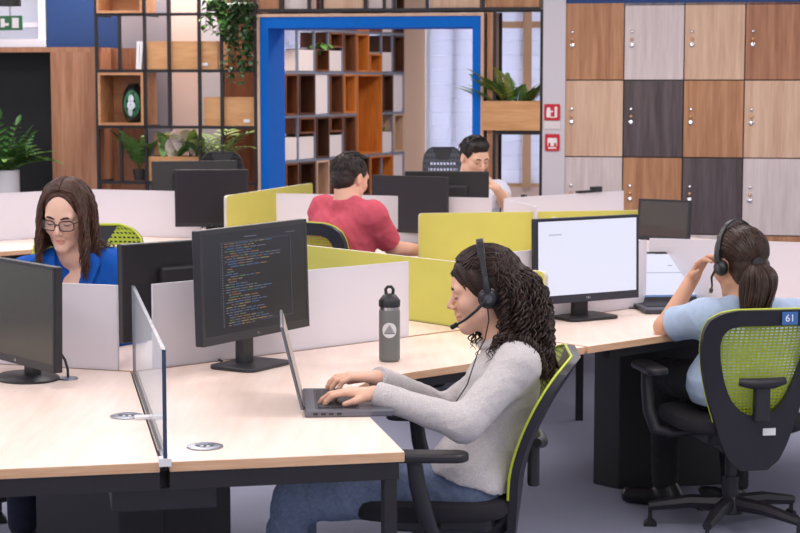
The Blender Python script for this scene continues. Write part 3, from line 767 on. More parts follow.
DK['farback'] = desk(F0, 348.5, 1.0, 108.5, 1.11, 'light wood corner desk close to the steel shelving', (1, 1))
q = at_z(579, 420, 0) - C0
MB().box((0, 0, (DZ - TT) / 2), (0.035, 0.04, DZ - TT)).build('leg', BLACKM, DK['mid'], loc=(q.x, q.y, 0))
# sockets and cable holes
p = at_z(205, 447, DZ) - P0; grommet(DK['front'], (p.x, p.y, DZ))
p = at_z(127, 416.5, DZ) - P0; grommet(DK['left'], (p.x, p.y, DZ))
# cable box hanging under the front desk
q = at_y(162, 498, 4.62)
cb = MB().box((0, 0, 0), (0.27, 0.2, 0.06), Matrix.Rotation(R(11.5), 3, 'Z')).build('cable_box', mat('cable_box_grey', (48, 44, 50), 0.5), DK['front'], bevel=0.004, loc=(q.x - P0.x, q.y - P0.y, DZ - TT - 0.11))
# central columns
for V, nm in ((P0, 'under the front desks'), (C0, 'beneath the ponytailed woman\'s desk'), (D0, 'under the red shirted man\'s desk'), (F0, 'under the far keyboard desk')):
    t = thing('cable_column', 'black three sided support column ' + nm, 'column', (V.x, V.y, 0))
    pts = []
    for k, b in enumerate((168.5, 288.5, 48.5) if V in (P0, D0) else (228.5, 348.5, 108.5)):
        d = bv(b); n = Vector((d.y, -d.x, 0))
        pts += [d * 0.33 - n * 0.07, d * 0.33 + n * 0.07]
    MB().prism([(p.x, p.y) for p in pts], 0, DZ - TT - 0.075).build('shell', BLACKM, t, bevel=0.004)
    MB().prism([(p.x * 0.8, p.y * 0.8) for p in pts], DZ - TT - 0.075, DZ - TT - 0.001).build('head', BLACKM, t)

# ------------------------------------------------------------------ dividers
PH, GH = 0.278, 0.249
def divider(V, b, d0, d1, h, label, m, edge=None, th=0.012, r=0.0, name='desk_divider', z0=DZ + 0.001, off=0.0):
    d = bv(b); n = Vector((d.y, -d.x, 0)); p = V + d * d0 + n * off
    t = thing(name, label, 'divider', (p.x, p.y, z0), pi / 2 - R(b)); w = d1 - d0
    if r:
        pts = [(0, 0), (w, 0)]
        for k in range(7): q = R(90 * k / 6); pts.append((w - r + r * cos(q), h - r + r * sin(q)))
        for k in range(7): q = R(90 + 90 * k / 6); pts.append((r + r * cos(q), h - r + r * sin(q)))
    else: pts = [(0, 0), (w, 0), (w, h), (0, h)]
    mb = MB().prism(pts, -th / 2, th / 2, 0, 1)
    mb.v = [(x, -z, y) for x, y, z in mb.v]
    mb.build('panel', [m, edge or m], t, bevel=0.0)
    return t
FE = mat('frosted_edge', (206, 206, 216), 0.4)
CE = CLEARE
# clear screen with its end clamp and cross bracket
gl = divider(P0, 168.5, 0.03, 1.43, PH + 0.005, 'clear acrylic screen standing between the two front desks', CLEAR, CE, 0.01)
MB().box((1.385, 0, 0.002), (0.035, 0.03, 0.02)).build('end_clamp', WHITEP, gl)
MB().box((0.80, 0, 0.004), (0.032, 0.085, 0.008)).build('cross_bracket', WHITEP, gl)
MB().box((0.62, 0, -0.006), (1.24, 0.016, 0.012)).build('channel', mat('seam_grey', (150, 140, 136), 0.5), gl)
divider(P0, 48.5, 0.075, 1.19, PH, 'long frosted white divider behind the monitor full of code', FROST, FE)
divider(P0, 288.5, 0.055, 1.2, PH, 'frosted white divider in front of the woman in blue', FROST, FE)
GC = P0 + bv(48.5) * 1.506
divider(GC, 138.5, -1.05, 0.40, GH, 'long lime green divider with rounded corner behind the grey bottle', LIME, LIMEE, 0.018, 0.02, off=0)
divider(C0, 228.5, 0.10, 1.06, PH, 'frosted white divider behind the bright blank monitor', FROST, FE)
divider(C0, 108.5, -0.05, 1.45, PH, 'frosted white divider behind the ponytailed woman\'s laptop', FROST, FE)
divider(C0, 348.5, 0.06, 1.6, PH - 0.03, 'frosted white divider running between lime divider and far desks', FROST, FE)
GL2 = at_z(418.5, 213.5, DZ + GH); GL2.z = 0
divider(GL2, 78.5, 0.0, 1.24, GH, 'lime green divider with rounded corner behind the blank monitor', LIME, LIMEE, 0.018, 0.02)
divider(D0, 168.5, 0.05, 0.70, PH, 'short frosted white divider meeting the far white one at an angle', FROST, FE)
divider(D0, 48.5, 0.03, 1.02, PH, 'frosted white divider below the lockers with a black gadget', FROST, FE)
divider(D0, 288.5, 0.06, 1.37, PH, 'frosted white divider left of the man in the red shirt', FROST, FE)
GL3 = at_z(225.3, 196, DZ + 0.282); GL3.z = 0
divider(GL3, 18.5, 0.0, 1.35, 0.282, 'short lime green divider left of the man in the red shirt', LIME, LIMEE, 0.018, 0.02)
divider(F0, 108.5, 0.0, 0.76, PH, 'frosted white divider behind the small dark monitor', FROST, FE)
divider(F0, 228.5, 0.01, 1.4, PH, 'frosted white divider in front of the niche plant', FROST, FE)

# ------------------------------------------------------------------ monitors
SCR_OFF = mat('screen_off', (46, 42, 48), 0.28, spec=0.35)
SCR_OLIVE = mat('screen_olive_reflection', (52, 48, 40), 0.22, spec=0.4)  # olive tint paints in the room reflected on the switched off screen
SCR_CODE = mat('screen_editor', (42, 43, 52), 0.3, emit=0.35)
SCR_WHITE = mat('screen_white', (226, 229, 248), 0.3, emit=0.80)
TXT = [mat('code_%d' % i, c, 0.5, emit=0.32) for i, c in enumerate(((128, 132, 150), (92, 128, 176), (168, 124, 90), (110, 146, 110), (170, 160, 120)))]
def monitor(label, base, b, w, h, zb, kind='square', scr=SCR_OFF, lean=0.0, depth=0.028, logo=None, ledge=0.022, bez=0.012, group=None, z0=DZ, body=BLACK, chin=None):
    t = thing('monitor', label, 'monitor', (base.x, base.y, z0), face_rz(b), group)
    z0 = zb - z0; th = depth
    pb = MB().box((0, th / 2, h / 2), (w, th, h)).build('housing', body, t, bevel=0.004, loc=(0, 0, z0)); pb.rotation_euler = (-lean, 0, 0)
    MB().box((0, th + 0.014, h * 0.5), (w * 0.5, 0.03, h * 0.5)).build('rear_shell', body, pb, bevel=0.01)
    MB().box((0, -0.0012, ledge + (h - ledge - bez) / 2), (w - 2 * bez, 0.003, h - ledge - bez)).build('screen', scr, pb)
    mb = MB(); e = 0.004
    for x in (-1, 1): mb.box((x * (w / 2 - bez / 2), -e / 2, h / 2), (bez, e, h))
    mb.box((0, -e / 2, h - bez / 2), (w - 2 * bez, e, bez)); mb.box((0, -e / 2, ledge / 2), (w - 2 * bez, e, ledge))
    mb.build('bezel', chin or body, pb, bevel=0.001)
    if logo: text_mesh(logo, 0.011, CHROME, 'logo', pb, (0, -0.0055, ledge * 0.5), (pi / 2, 0, 0))
    # neck and base
    MB().rbox((0, 0.055, (z0 + h * 0.4) / 2 + 0.004), (0.075, 0.03, z0 + h * 0.4), 0.012).build('neck', body, t, bevel=0.002)
    if kind == 'round':
        MB().lathe([(0.0, 0), (0.115, 0), (0.115, 0.006), (0.10, 0.014), (0.0, 0.016)], 36, (0, 0.035, 0.0005), sx=1.0, sy=0.85).build('base', body, t, smooth=True)
    else:
        MB().rbox((0, 0.03, 0.0065), (0.24, 0.185, 0.012), 0.035).build('base', body, t, bevel=0.003)
    return t, pb
# code monitor
bp = at_z(252.5, 366, DZ); n_ = bv(138.5)
mon, pb = monitor('dark monitor showing lines of code on the front desk', bp + n_ * 0.03, 122, 0.585, 0.368, 0.832, 'square', SCR_CODE, 0.03, logo='DELL', ledge=0.026, bez=0.014, body=mat('monitor_grey', (44, 44, 50), 0.42))
tx = MB(); r2 = random.Random(3)
W0, H0 = 0.585 - 0.03, 0.366 - 0.044
def onscr(u, v): return (-W0 / 2 + u * W0, -0.0034, 0.026 + v * H0)
v = 0.90
tx.box(onscr(0.45, 0.955), (0.12 * W0, 0.0006, 0.003), mi=0); tx.box(onscr(0.85, 0.95), (0.1 * W0, 0.0006, 0.002), mi=0)
while v > 0.08:
    u = 0.2 + r2.choice((0, 0, 0.02, 0.03, 0.05)); end = r2.uniform(0.27, 0.62) if v < 0.72 else r2.uniform(0.4, 0.8)
    tx.box(onscr(0.175, v), (0.012 * W0, 0.0006, 0.0026), mi=0)
    while u < end:
        l = r2.uniform(0.02, 0.09); tx.box(onscr(u + l / 2, v), (l * W0, 0.0006, 0.0028), mi=r2.choice((0, 0, 1, 1, 2, 3, 4))); u += l + 0.012
    v -= 0.0255
tx.build('code_text', TXT, pb)['kind'] = 'stuff'
fm = MB(); fm.box(onscr(0.5, 0.915), (0.7 * W0, 0.0006, 0.002)); fm.box(onscr(0.85, 0.5), (0.003, 0.0006, 0.83 * H0)); fm.box(onscr(0.69, 0.09), (0.32 * W0, 0.0006, 0.002)); fm.box(onscr(0.155, 0.5), (0.0015, 0.0006, 0.83 * H0))
fm.build('window_border', mat('editor_border', (92, 96, 114), 0.5, emit=0.3), pb)
# blank bright monitor
bm = at_z(583, 318, DZ)
mw, pw_ = monitor('bright blank white monitor on the ponytailed woman\'s desk', bm + bv(149) * 0.03, 149, 0.505, 0.335, 0.80, 'square', SCR_WHITE, 0.02, logo='DELL', ledge=0.032, bez=0.012, chin=mat('bezel_navy', (40, 42, 56), 0.3))
MB().box((-0.16, -0.0034, 0.27), (0.06, 0.0008, 0.004)).build('page_heading', mat('page_grey', (196, 204, 224), 0.5, emit=0.5), pw_)
# left front monitor
bl = at_z(17, 380, DZ)
monitor('dark monitor with a round base on the desk with the cable hole', bl, 231, 0.50, 0.325, 0.782, 'round', SCR_OLIVE, 0.02, logo='LG', ledge=0.026, bez=0.01)
# back of the blue woman's monitor
bb = at_y(189, 330, 6.16); bb.z = 0
monitor('black monitor seen from behind in front of the woman in blue', bb, -41.5 + 2, 0.56, 0.335, 0.785, 'square', SCR_OFF)
# red man's monitor
rm = at_z(409, 245, DZ)
monitor('black switched off monitor in front of the man in red', rm, 210, 0.49, 0.325, 0.80, 'square', SCR_OFF, 0.0)
# back man's monitor from behind
km = at_y(447, 215, 10.42)
monitor('black monitor seen from behind hiding the far man\'s chest', km, 4, 0.49, 0.32, 0.82, 'square', SCR_OFF)
# small dark monitor on the far desk
sm = at_y(212, 232, 10.46)
monitor('small dark monitor on the far desk left of the lime divider', Vector((sm.x, sm.y, 0)), 176, 0.43, 0.335, 0.812, 'square', SCR_OFF, 0.0, logo='LG', ledge=0.022)
# dark monitor and chair behind it
xm = at_y(195, 200, 11.75)
monitor('black monitor seen from behind close to the steel shelving', xm, 345, 0.56, 0.31, 0.83, 'square', SCR_OFF, -0.1)
# glossy tilted monitor by the lockers
gm = at_z(662, 262, DZ)
monitor('glossy dark monitor reflecting the room by the charcoal locker', gm, 212, 0.29, 0.215, 0.84, 'square', mat('screen_gloss', (62, 52, 48), 0.06, spec=0.8), 0.10)

# ------------------------------------------------------------------ laptops
LAPM = mat('laptop_grey', (112, 112, 122), 0.35, metal=0.5); LAPD = mat('laptop_dark', (58, 58, 66), 0.45)
KEY = mat('key_black', (44, 44, 50), 0.5)
def laptop(label, loc, b, w, d, lid, open_deg, scr, cover=LAPM, deck=LAPM, th=0.018):
    """local front -Y is the side towards the user; hinge at +Y"""
    t = thing('laptop', label, 'laptop', loc, face_rz(b))
    MB().box((0, -d / 2, th / 2 + 0.001), (w, d, th)).build('chassis', deck, t, bevel=0.003)
    ks = MB().box((0, 0, 0), (0.0158, 0.0155, 0.0025)).mesh('key', KEY)
    deckb = MB().box((0, -d * 0.37, th + 0.0012), (w * 0.86, d * 0.5, 0.0008)).build('keyboard_deck', LAPD, t)
    nx = int(w * 0.84 / 0.0188); ny = 6
    for i in range(nx):
        for j in range(ny):
            o = bpy.data.objects.new('key', ks); COL.objects.link(o); o.parent = deckb
            o.location = (-(nx - 1) / 2 * 0.0188 + i * 0.0188, -d * 0.37 - (ny - 1) / 2 * 0.0186 + j * 0.0186, th + 0.0029)
    MB().box((0, -d * 0.80, th + 0.0012), (w * 0.3, d * 0.28, 0.0008)).build('touchpad', DARKG, t)
    MB().tube([(-w * 0.36, 0.004, th), (w * 0.36, 0.004, th)], 0.006, 10).build('hinge', LAPD, t)
    for k in range(4): MB().box((w / 2, -0.03 - 0.022 * k, th * 0.55), (0.002, 0.013, 0.006)).build('port', BLACK, t)
    for k in range(4): MB().box((-w / 2, -0.03 - 0.022 * k, th * 0.55), (0.002, 0.013, 0.006)).build('port', BLACK, t)
    l = MB().box((0, 0, lid / 2), (w, 0.007, lid)).build('lid', cover, t, bevel=0.002, loc=(0, 0.008, th + 0.004)); l.rotation_euler = (-R(open_deg), 0, 0)
    MB().box((0, -0.0042, lid / 2), (w - 0.006, 0.0015, lid - 0.006)).build('bezel', BLACK, l)
    MB().box((0, -0.0054, lid / 2 + 0.004), (w - 0.022, 0.0012, lid - 0.03)).build('screen', scr, l)
    return t, l
hl = at_z(303.5, 418, DZ); hl.z = DZ
hf = bv(88)
c_ = hl + bv(-4) * 0.19 + hf * 0.004
lap1, l1 = laptop('grey laptop the curly haired woman types on', c_, 86, 0.375, 0.248, 0.242, 13.5, mat('laptop_screen_glow', (226, 206, 196), 0.35, emit=0.25))
lh = at_z(664, 306, DZ); lh.z = DZ
lap2, l2 = laptop('dark laptop with a white page in front of the ponytailed woman', lh + Vector((0.03, -0.02, 0)), 174, 0.34, 0.235, 0.210, 16, SCR_WHITE, LAPD, LAPD)
m = MB(); m.box((0.0, -0.0064, 0.15), (0.02, 0.0006, 0.004)); m.box((-0.02, -0.0064, 0.12), (0.2, 0.0006, 0.003)); m.box((-0.1, -0.0064, 0.2), (0.08, 0.0006, 0.003))
m.build('page_text', mat('page_grey', (196, 204, 224), 0.5, emit=0.5), l2)
MB().box((0, -0.0064, 0.022), (0.31, 0.0006, 0.008)).build('task_bar', mat('taskbar_blue', (120, 160, 220), 0.5, emit=0.5), l2)

# ------------------------------------------------------------------ bottle
bl_ = at_z(389.5, 361, DZ); bl_.z = DZ
bt = thing('water_bottle', 'grey metal water bottle with white triangle emblem and black cap', 'bottle', bl_ + Vector((0, 0, 0.0005)), 0)
br = 0.0355
MB().lathe([(0.030, 0), (br - 0.001, 0.004), (br, 0.012), (br, 0.168), (br - 0.001, 0.174)], 36).build('body', mat('bottle_grey', (112, 114, 112), 0.5, var=0.04), bt, smooth=True)
MB().lathe([(br - 0.001, 0.174), (br - 0.001, 0.184), (br - 0.003, 0.186)], 36).build('neck_ring', CHROME, bt, smooth=True)
MB().lathe([(br + 0.0005, 0.186), (br + 0.001, 0.205), (br - 0.004, 0.212), (0.022, 0.224), (0.016, 0.227), (0, 0.228)], 36).build('cap', BLACK, bt, smooth=True)
MB().tube([(-0.011, 0, 0.224), (-0.013, 0, 0.242), (-0.006, 0, 0.251), (0.006, 0, 0.251), (0.013, 0, 0.242), (0.011, 0, 0.224)], 0.0055, 8).build('carry_loop', BLACK, bt, smooth=True)
def cyl(mb, pts, off, mi=0):
    b0 = len(mb.v)
    for x, z in pts: a = x / br; mb.v.append(((br + off) * sin(a), -(br + off) * cos(a), z))
    mb.f.append(tuple(range(b0, b0 + len(pts)))); mb.mi.append(mi)
em = MB(); cz = 0.108; rr = 0.0255; n = 28
b0 = len(em.v)
for k in range(-10, 11):
    x = rr * k / 10; hh = sqrt(max(0, rr * rr - x * x)); a = x / br
    for z in (cz - hh, cz + hh): em.v.append(((br + 0.0006) * sin(a), -(br + 0.0006) * cos(a), z))
for k in range(20): em.f.append((b0 + 2 * k, b0 + 2 * k + 2, b0 + 2 * k + 3, b0 + 2 * k + 1)); em.mi.append(0)
em.build('emblem_disc', mat('emblem_white', (216, 214, 216), 0.5), bt)
em = MB(); top = cz + 0.021; bot = cz - 0.012; hw = 0.019
for k in range(9):
    z0_ = bot + (top - bot) * k / 9; z1_ = z0_ + (top - bot) / 9 * (0.55 if k else 0.8)
    f0 = 1 - (z0_ - bot) / (top - bot); f1 = 1 - (z1_ - bot) / (top - bot)
    for q in range(6):
        a0 = -1 + q / 3; a1 = a0 + 1 / 3
        cyl(em, [(a0 * hw * f0, z0_), (a1 * hw * f0, z0_), (a1 * hw * f1, z1_), (a0 * hw * f1, z1_)], 0.0011)
em.build('emblem_triangle', mat('emblem_grey', (110, 110, 112), 0.5), bt)

# ------------------------------------------------------------------ small desk things
# cable disc with cable at the left front desk
cd = at_z(68, 379, DZ); cd.z = DZ
ct = thing('monitor_cable', 'black cable curving into a silver desk disc by the left monitor', 'cable', cd)
MB().lathe([(0, 0.0005), (0.032, 0.0005), (0.030, 0.005), (0.008, 0.007), (0, 0.007)], 28).build('disc', SILVER, ct, smooth=True)
MB().tube([(0, 0, 0.006), (0.0, 0, 0.03), (-0.008, 0, 0.06), (-0.025, 0.01, 0.085), (-0.055, 0.03, 0.10), (-0.09, 0.06, 0.098)], 0.0042, 8).build('cord', BLACK, ct, smooth=True)
def cord(label, pts, r=0.003, parent=None):
    o = MB().tube(pts, r, 6).build('cable', BLACK, smooth=True); tag(o, label, 'cable'); return o
q = [at_z(a, b, DZ + 0.004) for a, b in ((222, 361), (216, 358.5), (209, 358.5), (206, 360.5))]
cord('short black cable end behind the code monitor', q, 0.004)
q = [at_z(a, b, DZ + 0.004) for a, b in ((560, 312), (553, 314), (549, 317), (548, 321))]
cord('black cable trailing from the blank monitor', q, 0.004)
q = [at_z(a, b, DZ + 0.004) for a, b in ((648, 311), (640, 309), (630, 308), (628, 305), (635, 304), (644, 306))]
cord('thin dark cable looping beside the laptop with the white page', q, 0.003)
# keyboard and dock on the far desk
kq = at_z(163, 231, DZ); kq.z = DZ
kb = thing('keyboard', 'black keyboard lying on the far desk', 'keyboard', kq + Vector((0, 0, 0.001)), face_rz(160))
MB().box((0, 0, 0.012), (0.42, 0.13, 0.02)).build('case', BLACK, kb, bevel=0.004)
ks = MB().box((0, 0, 0), (0.016, 0.016, 0.006)).mesh('key', DARKG)
for i in range(20):
    for j in range(5):
        o = bpy.data.objects.new('key', ks); COL.objects.link(o); o.parent = kb; o.location = (-0.19 + 0.02 * i, -0.045 + 0.022 * j, 0.025)
wg = D0 + bv(48.5) * 0.78; wg.z = DZ + PH + 0.002
gd = thing('webcam', 'small black gadget clipped on the far frosted divider', 'gadget', wg, pi / 2 - R(48.5))
MB().box((0, 0, 0.018), (0.07, 0.04, 0.032)).build('body', BLACK, gd, bevel=0.004)
MB().box((-0.1, 0, 0.008), (0.13, 0.03, 0.014)).build('arm', BLACK, gd, bevel=0.003)
# white drink cup and pen on the desk near back man are hidden; orange desk seen under the fern
od = at_y(519, 186, 11.6)
ot = thing('side_table', 'orange wood side table beyond the far man, by the window bay', 'table', (od.x, 12.0, 0))
MB().rbox((0, 0, 0.735), (0.42, 0.5, 0.03), 0.05).build('top', ORANGEW, ot)
for sx in (-1, 1): MB().box((sx * 0.17, 0, 0.36), (0.04, 0.4, 0.72)).build('leg', mat('table_leg_white', (220, 216, 220), 0.5), ot)
# ================================================================== office chairs
LIMEM = mat('lime_mesh', (176, 190, 44), 0.6, var=0.1, vscale=60)
LIMER = mat('lime_rim', (196, 208, 60), 0.45)
CHB = mat('chair_black', (36, 34, 40), 0.42, var=0.08, vscale=40)
CHF = mat('chair_fabric', (30, 28, 34), 0.9, bump=0.4, bscale=500)
def interp(tab, z):
    if z <= tab[0][0]: return tab[0][1]
    for (z0, a), (z1, b) in zip(tab, tab[1:]):
        if z <= z1: return a + (b - a) * (z - z0) / (z1 - z0)
    return tab[-1][1]
# half widths of the back, by height
OUT = [(0.27, 0.05), (0.30, 0.09), (0.36, 0.122), (0.45, 0.152), (0.55, 0.184), (0.65, 0.209), (0.73, 0.222), (0.79, 0.222), (0.83, 0.208), (0.856, 0.172), (0.868, 0.12)]
INN = [(0.475, 0.03), (0.50, 0.075), (0.54, 0.106), (0.60, 0.131), (0.68, 0.153), (0.74, 0.162), (0.775, 0.158), (0.80, 0.140), (0.810, 0.105)]
def back_y(x, z, rec):
    """depth of the back surface: hollow across, reclining upwards, tucked under the seat below"""
    y = 0.243 + rec * 1.76 * max(0, z - 0.48) ** 1.6 + 0.03 * max(0, (z - 0.48)) - 0.75 * x * x
    if z < 0.48: y = 0.243 - 0.75 * x * x - 0.10 * (0.48 - z)
    return y
def make_chair(label, loc, b, rec=0.28, mesh=True, sticker=False, group='lime mesh office chairs', nxy=(20, 26), arms=True, mm=None):
    LIMEM_, LIMER_ = mm or (LIMEM, LIMER)
    t = thing('office_chair', label, 'chair', (loc.x, loc.y, 0), face_rz(b), group)
    # seat: rounded pad
    s = MB(); n = 28; rows_ = [(0.395, 0.90), (0.40, 0.97), (0.412, 1.0), (0.432, 1.0), (0.446, 0.97), (0.452, 0.90), (0.450, 0.5)]
    prof = []
    for z, k in rows_:
        ring = []
        for i in range(n):
            q = 2 * pi * i / n; c_, s_ = cos(q), sin(q)
            x = 0.245 * k * math.copysign(abs(c_) ** 0.55, c_); y = 0.235 * k * math.copysign(abs(s_) ** 0.55, s_)
            ring.append((x, y - 0.01, z - 0.10 * max(0, -y - 0.16) ))
        prof.append(ring)
    b0 = 0
    for ring in prof: s.v += ring
    for j in range(len(prof) - 1):
        for i in range(n):
            i2 = (i + 1) % n; s.f.append((j * n + i, j * n + i2, (j + 1) * n + i2, (j + 1) * n + i)); s.mi.append(0)
    s.f.append(tuple(range(n - 1, -1, -1))); s.f.append(tuple((len(prof) - 1) * n + i for i in range(n))); s.mi += [0, 0]
    s.build('seat', CHF, t, smooth=True)
    MB().rbox((0, 0.02, 0.375), (0.30, 0.32, 0.05), 0.05).build('seat_pan', CHB, t, bevel=0.01)
    MB().rbox((0, 0.03, 0.335), (0.13, 0.20, 0.07), 0.03).build('mechanism', CHB, t, bevel=0.01)
    # back frame: band between outer and inner outline, front and rear skins
    def outline(tab, zs): return [(interp(tab, z), z) for z in zs]
    N = 26
    zo = [OUT[0][0] + (OUT[-1][0] - OUT[0][0]) * (1 - (1 - i / N) ** 1.5 if i > N * 0.5 else i / N * (1 - 0.5 ** 1.5) * 2) for i in range(N + 1)]
    zo = [OUT[0][0] + (OUT[-1][0] - OUT[0][0]) * sin(pi / 2 * i / N) for i in range(N + 1)]
    zi = [INN[0][0] + (INN[-1][0] - INN[0][0]) * sin(pi / 2 * i / N) for i in range(N + 1)]
    o_ = outline(OUT, zo); i_ = outline(INN, zi)
    Lo = [(-x, z) for x, z in o_] + [(x, z) for x, z in reversed(o_)]
    Li = [(-x, z) for x, z in i_] + [(x, z) for x, z in reversed(i_)]
    K = len(Lo); f = MB()
    for (x, z), (xi, zi_) in zip(Lo, Li):
        yo = back_y(x, z, rec); yi = back_y(xi, zi_, rec)
        f.v += [(x, yo - 0.008, z), (x, yo + 0.018, z), (xi, yi - 0.004, zi_), (xi, yi + 0.022, zi_)]
        xm, zm = (x + xi) / 2, (z + zi_) / 2; ym = back_y(xm, zm, rec)
    for k in range(K):
        a = 4 * k; c = 4 * ((k + 1) % K)
        for q0, q1 in ((0, 1), (1, 3), (3, 2), (2, 0)):
            f.f.append((a + q0, a + q1, c + q1, c + q0)); f.mi.append(0)
    f.build('back_frame', CHB, t, smooth=True)
    if mesh:
        m = MB(); nx, nz = nxy; za, zb = 0.465, 0.862
        def P(u, v):
            z = za + (zb - za) * v; x = interp(OUT, z) * .97 * u; return (x, back_y(x, z, rec) - 0.0095, z)
        hole = 0.56
        for j in range(nz):
            for i in range(nx):
                sh_ = 0.5 * (j % 2) / nx * 0
                u0, u1 = -1 + 2 * i / nx, -1 + 2 * (i + 1) / nx; v0, v1 = j / nz, (j + 1) / nz
                cu, cv = (u0 + u1) / 2, (v0 + v1) / 2; hu, hv = (u1 - u0) / 2 * 0.60, (v1 - v0) / 2 * 0.40
                b0 = len(m.v)
                m.v += [P(u0, v0), P(u1, v0), P(u1, v1), P(u0, v1), P(cu - hu, cv - hv), P(cu + hu, cv - hv), P(cu + hu, cv + hv), P(cu - hu, cv + hv)]
                for q in range(4):
                    q2 = (q + 1) % 4; m.f.append((b0 + q, b0 + q2, b0 + 4 + q2, b0 + 4 + q)); m.mi.append(0)
        mo = m.build('back_mesh', LIMEM_, t)
        # outer lime lip on the front of the frame
        lip = [Vector((x * 0.985, back_y(x, z, rec) - 0.010, z)) for x, z in Lo if z > 0.44]
        MB().tube(lip, 0.0045, 6).build('front_lip', LIMER_, mo, smooth=True)
    # lumbar support and spine
    ly = lambda z: back_y(0, z, rec)
    MB().tube([(-0.085, ly(0.60) + 0.03, 0.605), (-0.04, ly(0.60) + 0.045, 0.60), (0.04, ly(0.60) + 0.045, 0.60), (0.085, ly(0.60) + 0.03, 0.605)], [0.014, 0.02, 0.02, 0.014], 10).build('lumbar_pad', CHB, t, smooth=True)
    MB().rbox((0, ly(0.53) + 0.045, 0.535), (0.06, 0.035, 0.15), 0.012).build('lumbar_stem', CHB, t, bevel=0.006)
    MB().tube([(0, ly(0.38) - 0.01, 0.37), (0, 0.19, 0.335), (0, 0.06, 0.335)], [0.035, 0.035, 0.03], 10).build('spine', CHB, t, smooth=True)
    if arms:
        for sx in (-1, 1):
            a = MB().tube([(sx * 0.15, 0.0, 0.375), (sx * 0.235, 0.0, 0.37), (sx * 0.292, -0.01, 0.385), (sx * 0.310, -0.03, 0.45), (sx * 0.312, -0.05, 0.53), (sx * 0.312, -0.06, 0.60)], [0.017, 0.019, 0.023, 0.025, 0.024, 0.022], 12).build('armrest', CHB, t, smooth=True)
            pd = MB().rbox((sx * 0.312, -0.03, 0.612), (0.085, 0.25, 0.026), 0.040, 6).build('arm_pad', CHB, a, bevel=0.009, seg=3)
    # gas column, star base, casters
    MB().lathe([(0.03, 0.075), (0.03, 0.20), (0.022, 0.20), (0.022, 0.31), (0.0, 0.31)], 20).build('gas_column', CHB, t, smooth=True)
    bs = MB().lathe([(0.0, 0.06), (0.05, 0.06), (0.052, 0.10), (0.035, 0.125), (0, 0.125)], 20).build('star_base', CHB, t, smooth=True)
    for k in range(5):
        a = R(72 * k + 54); d = Vector((cos(a), sin(a), 0))
        MB().tube([d * 0.03 + Vector((0, 0, 0.098)), d * 0.15 + Vector((0, 0, 0.098)), d * 0.30 + Vector((0, 0, 0.075))], [0.030, 0.026, 0.018], 8).build('base_arm', CHB, bs, smooth=True)
        c = d * 0.295; rot = Matrix.Rotation(a, 3, 'Z')
        cs = MB()
        for sy in (-1, 1):
            prof_ = [(0.0, -0.009), (0.024, -0.009), (0.026, 0), (0.024, 0.009), (0, 0.009)]
            w_ = MB().lathe(prof_, 16); cs.add([rot @ Vector((x, z + sy * 0.014, y)) for x, y, z in w_.v], w_.f)
        cs.tube([(0, 0, 0.026), (0, 0, 0.07)], 0.008, 8)
        cs.tube([rot @ Vector((0, -0.02, 0.027)), rot @ Vector((0, 0.02, 0.027))], 0.01, 8)
        cs.build('caster', BLACK, bs, smooth=True, loc=(c.x, c.y, 0.0))
    return t
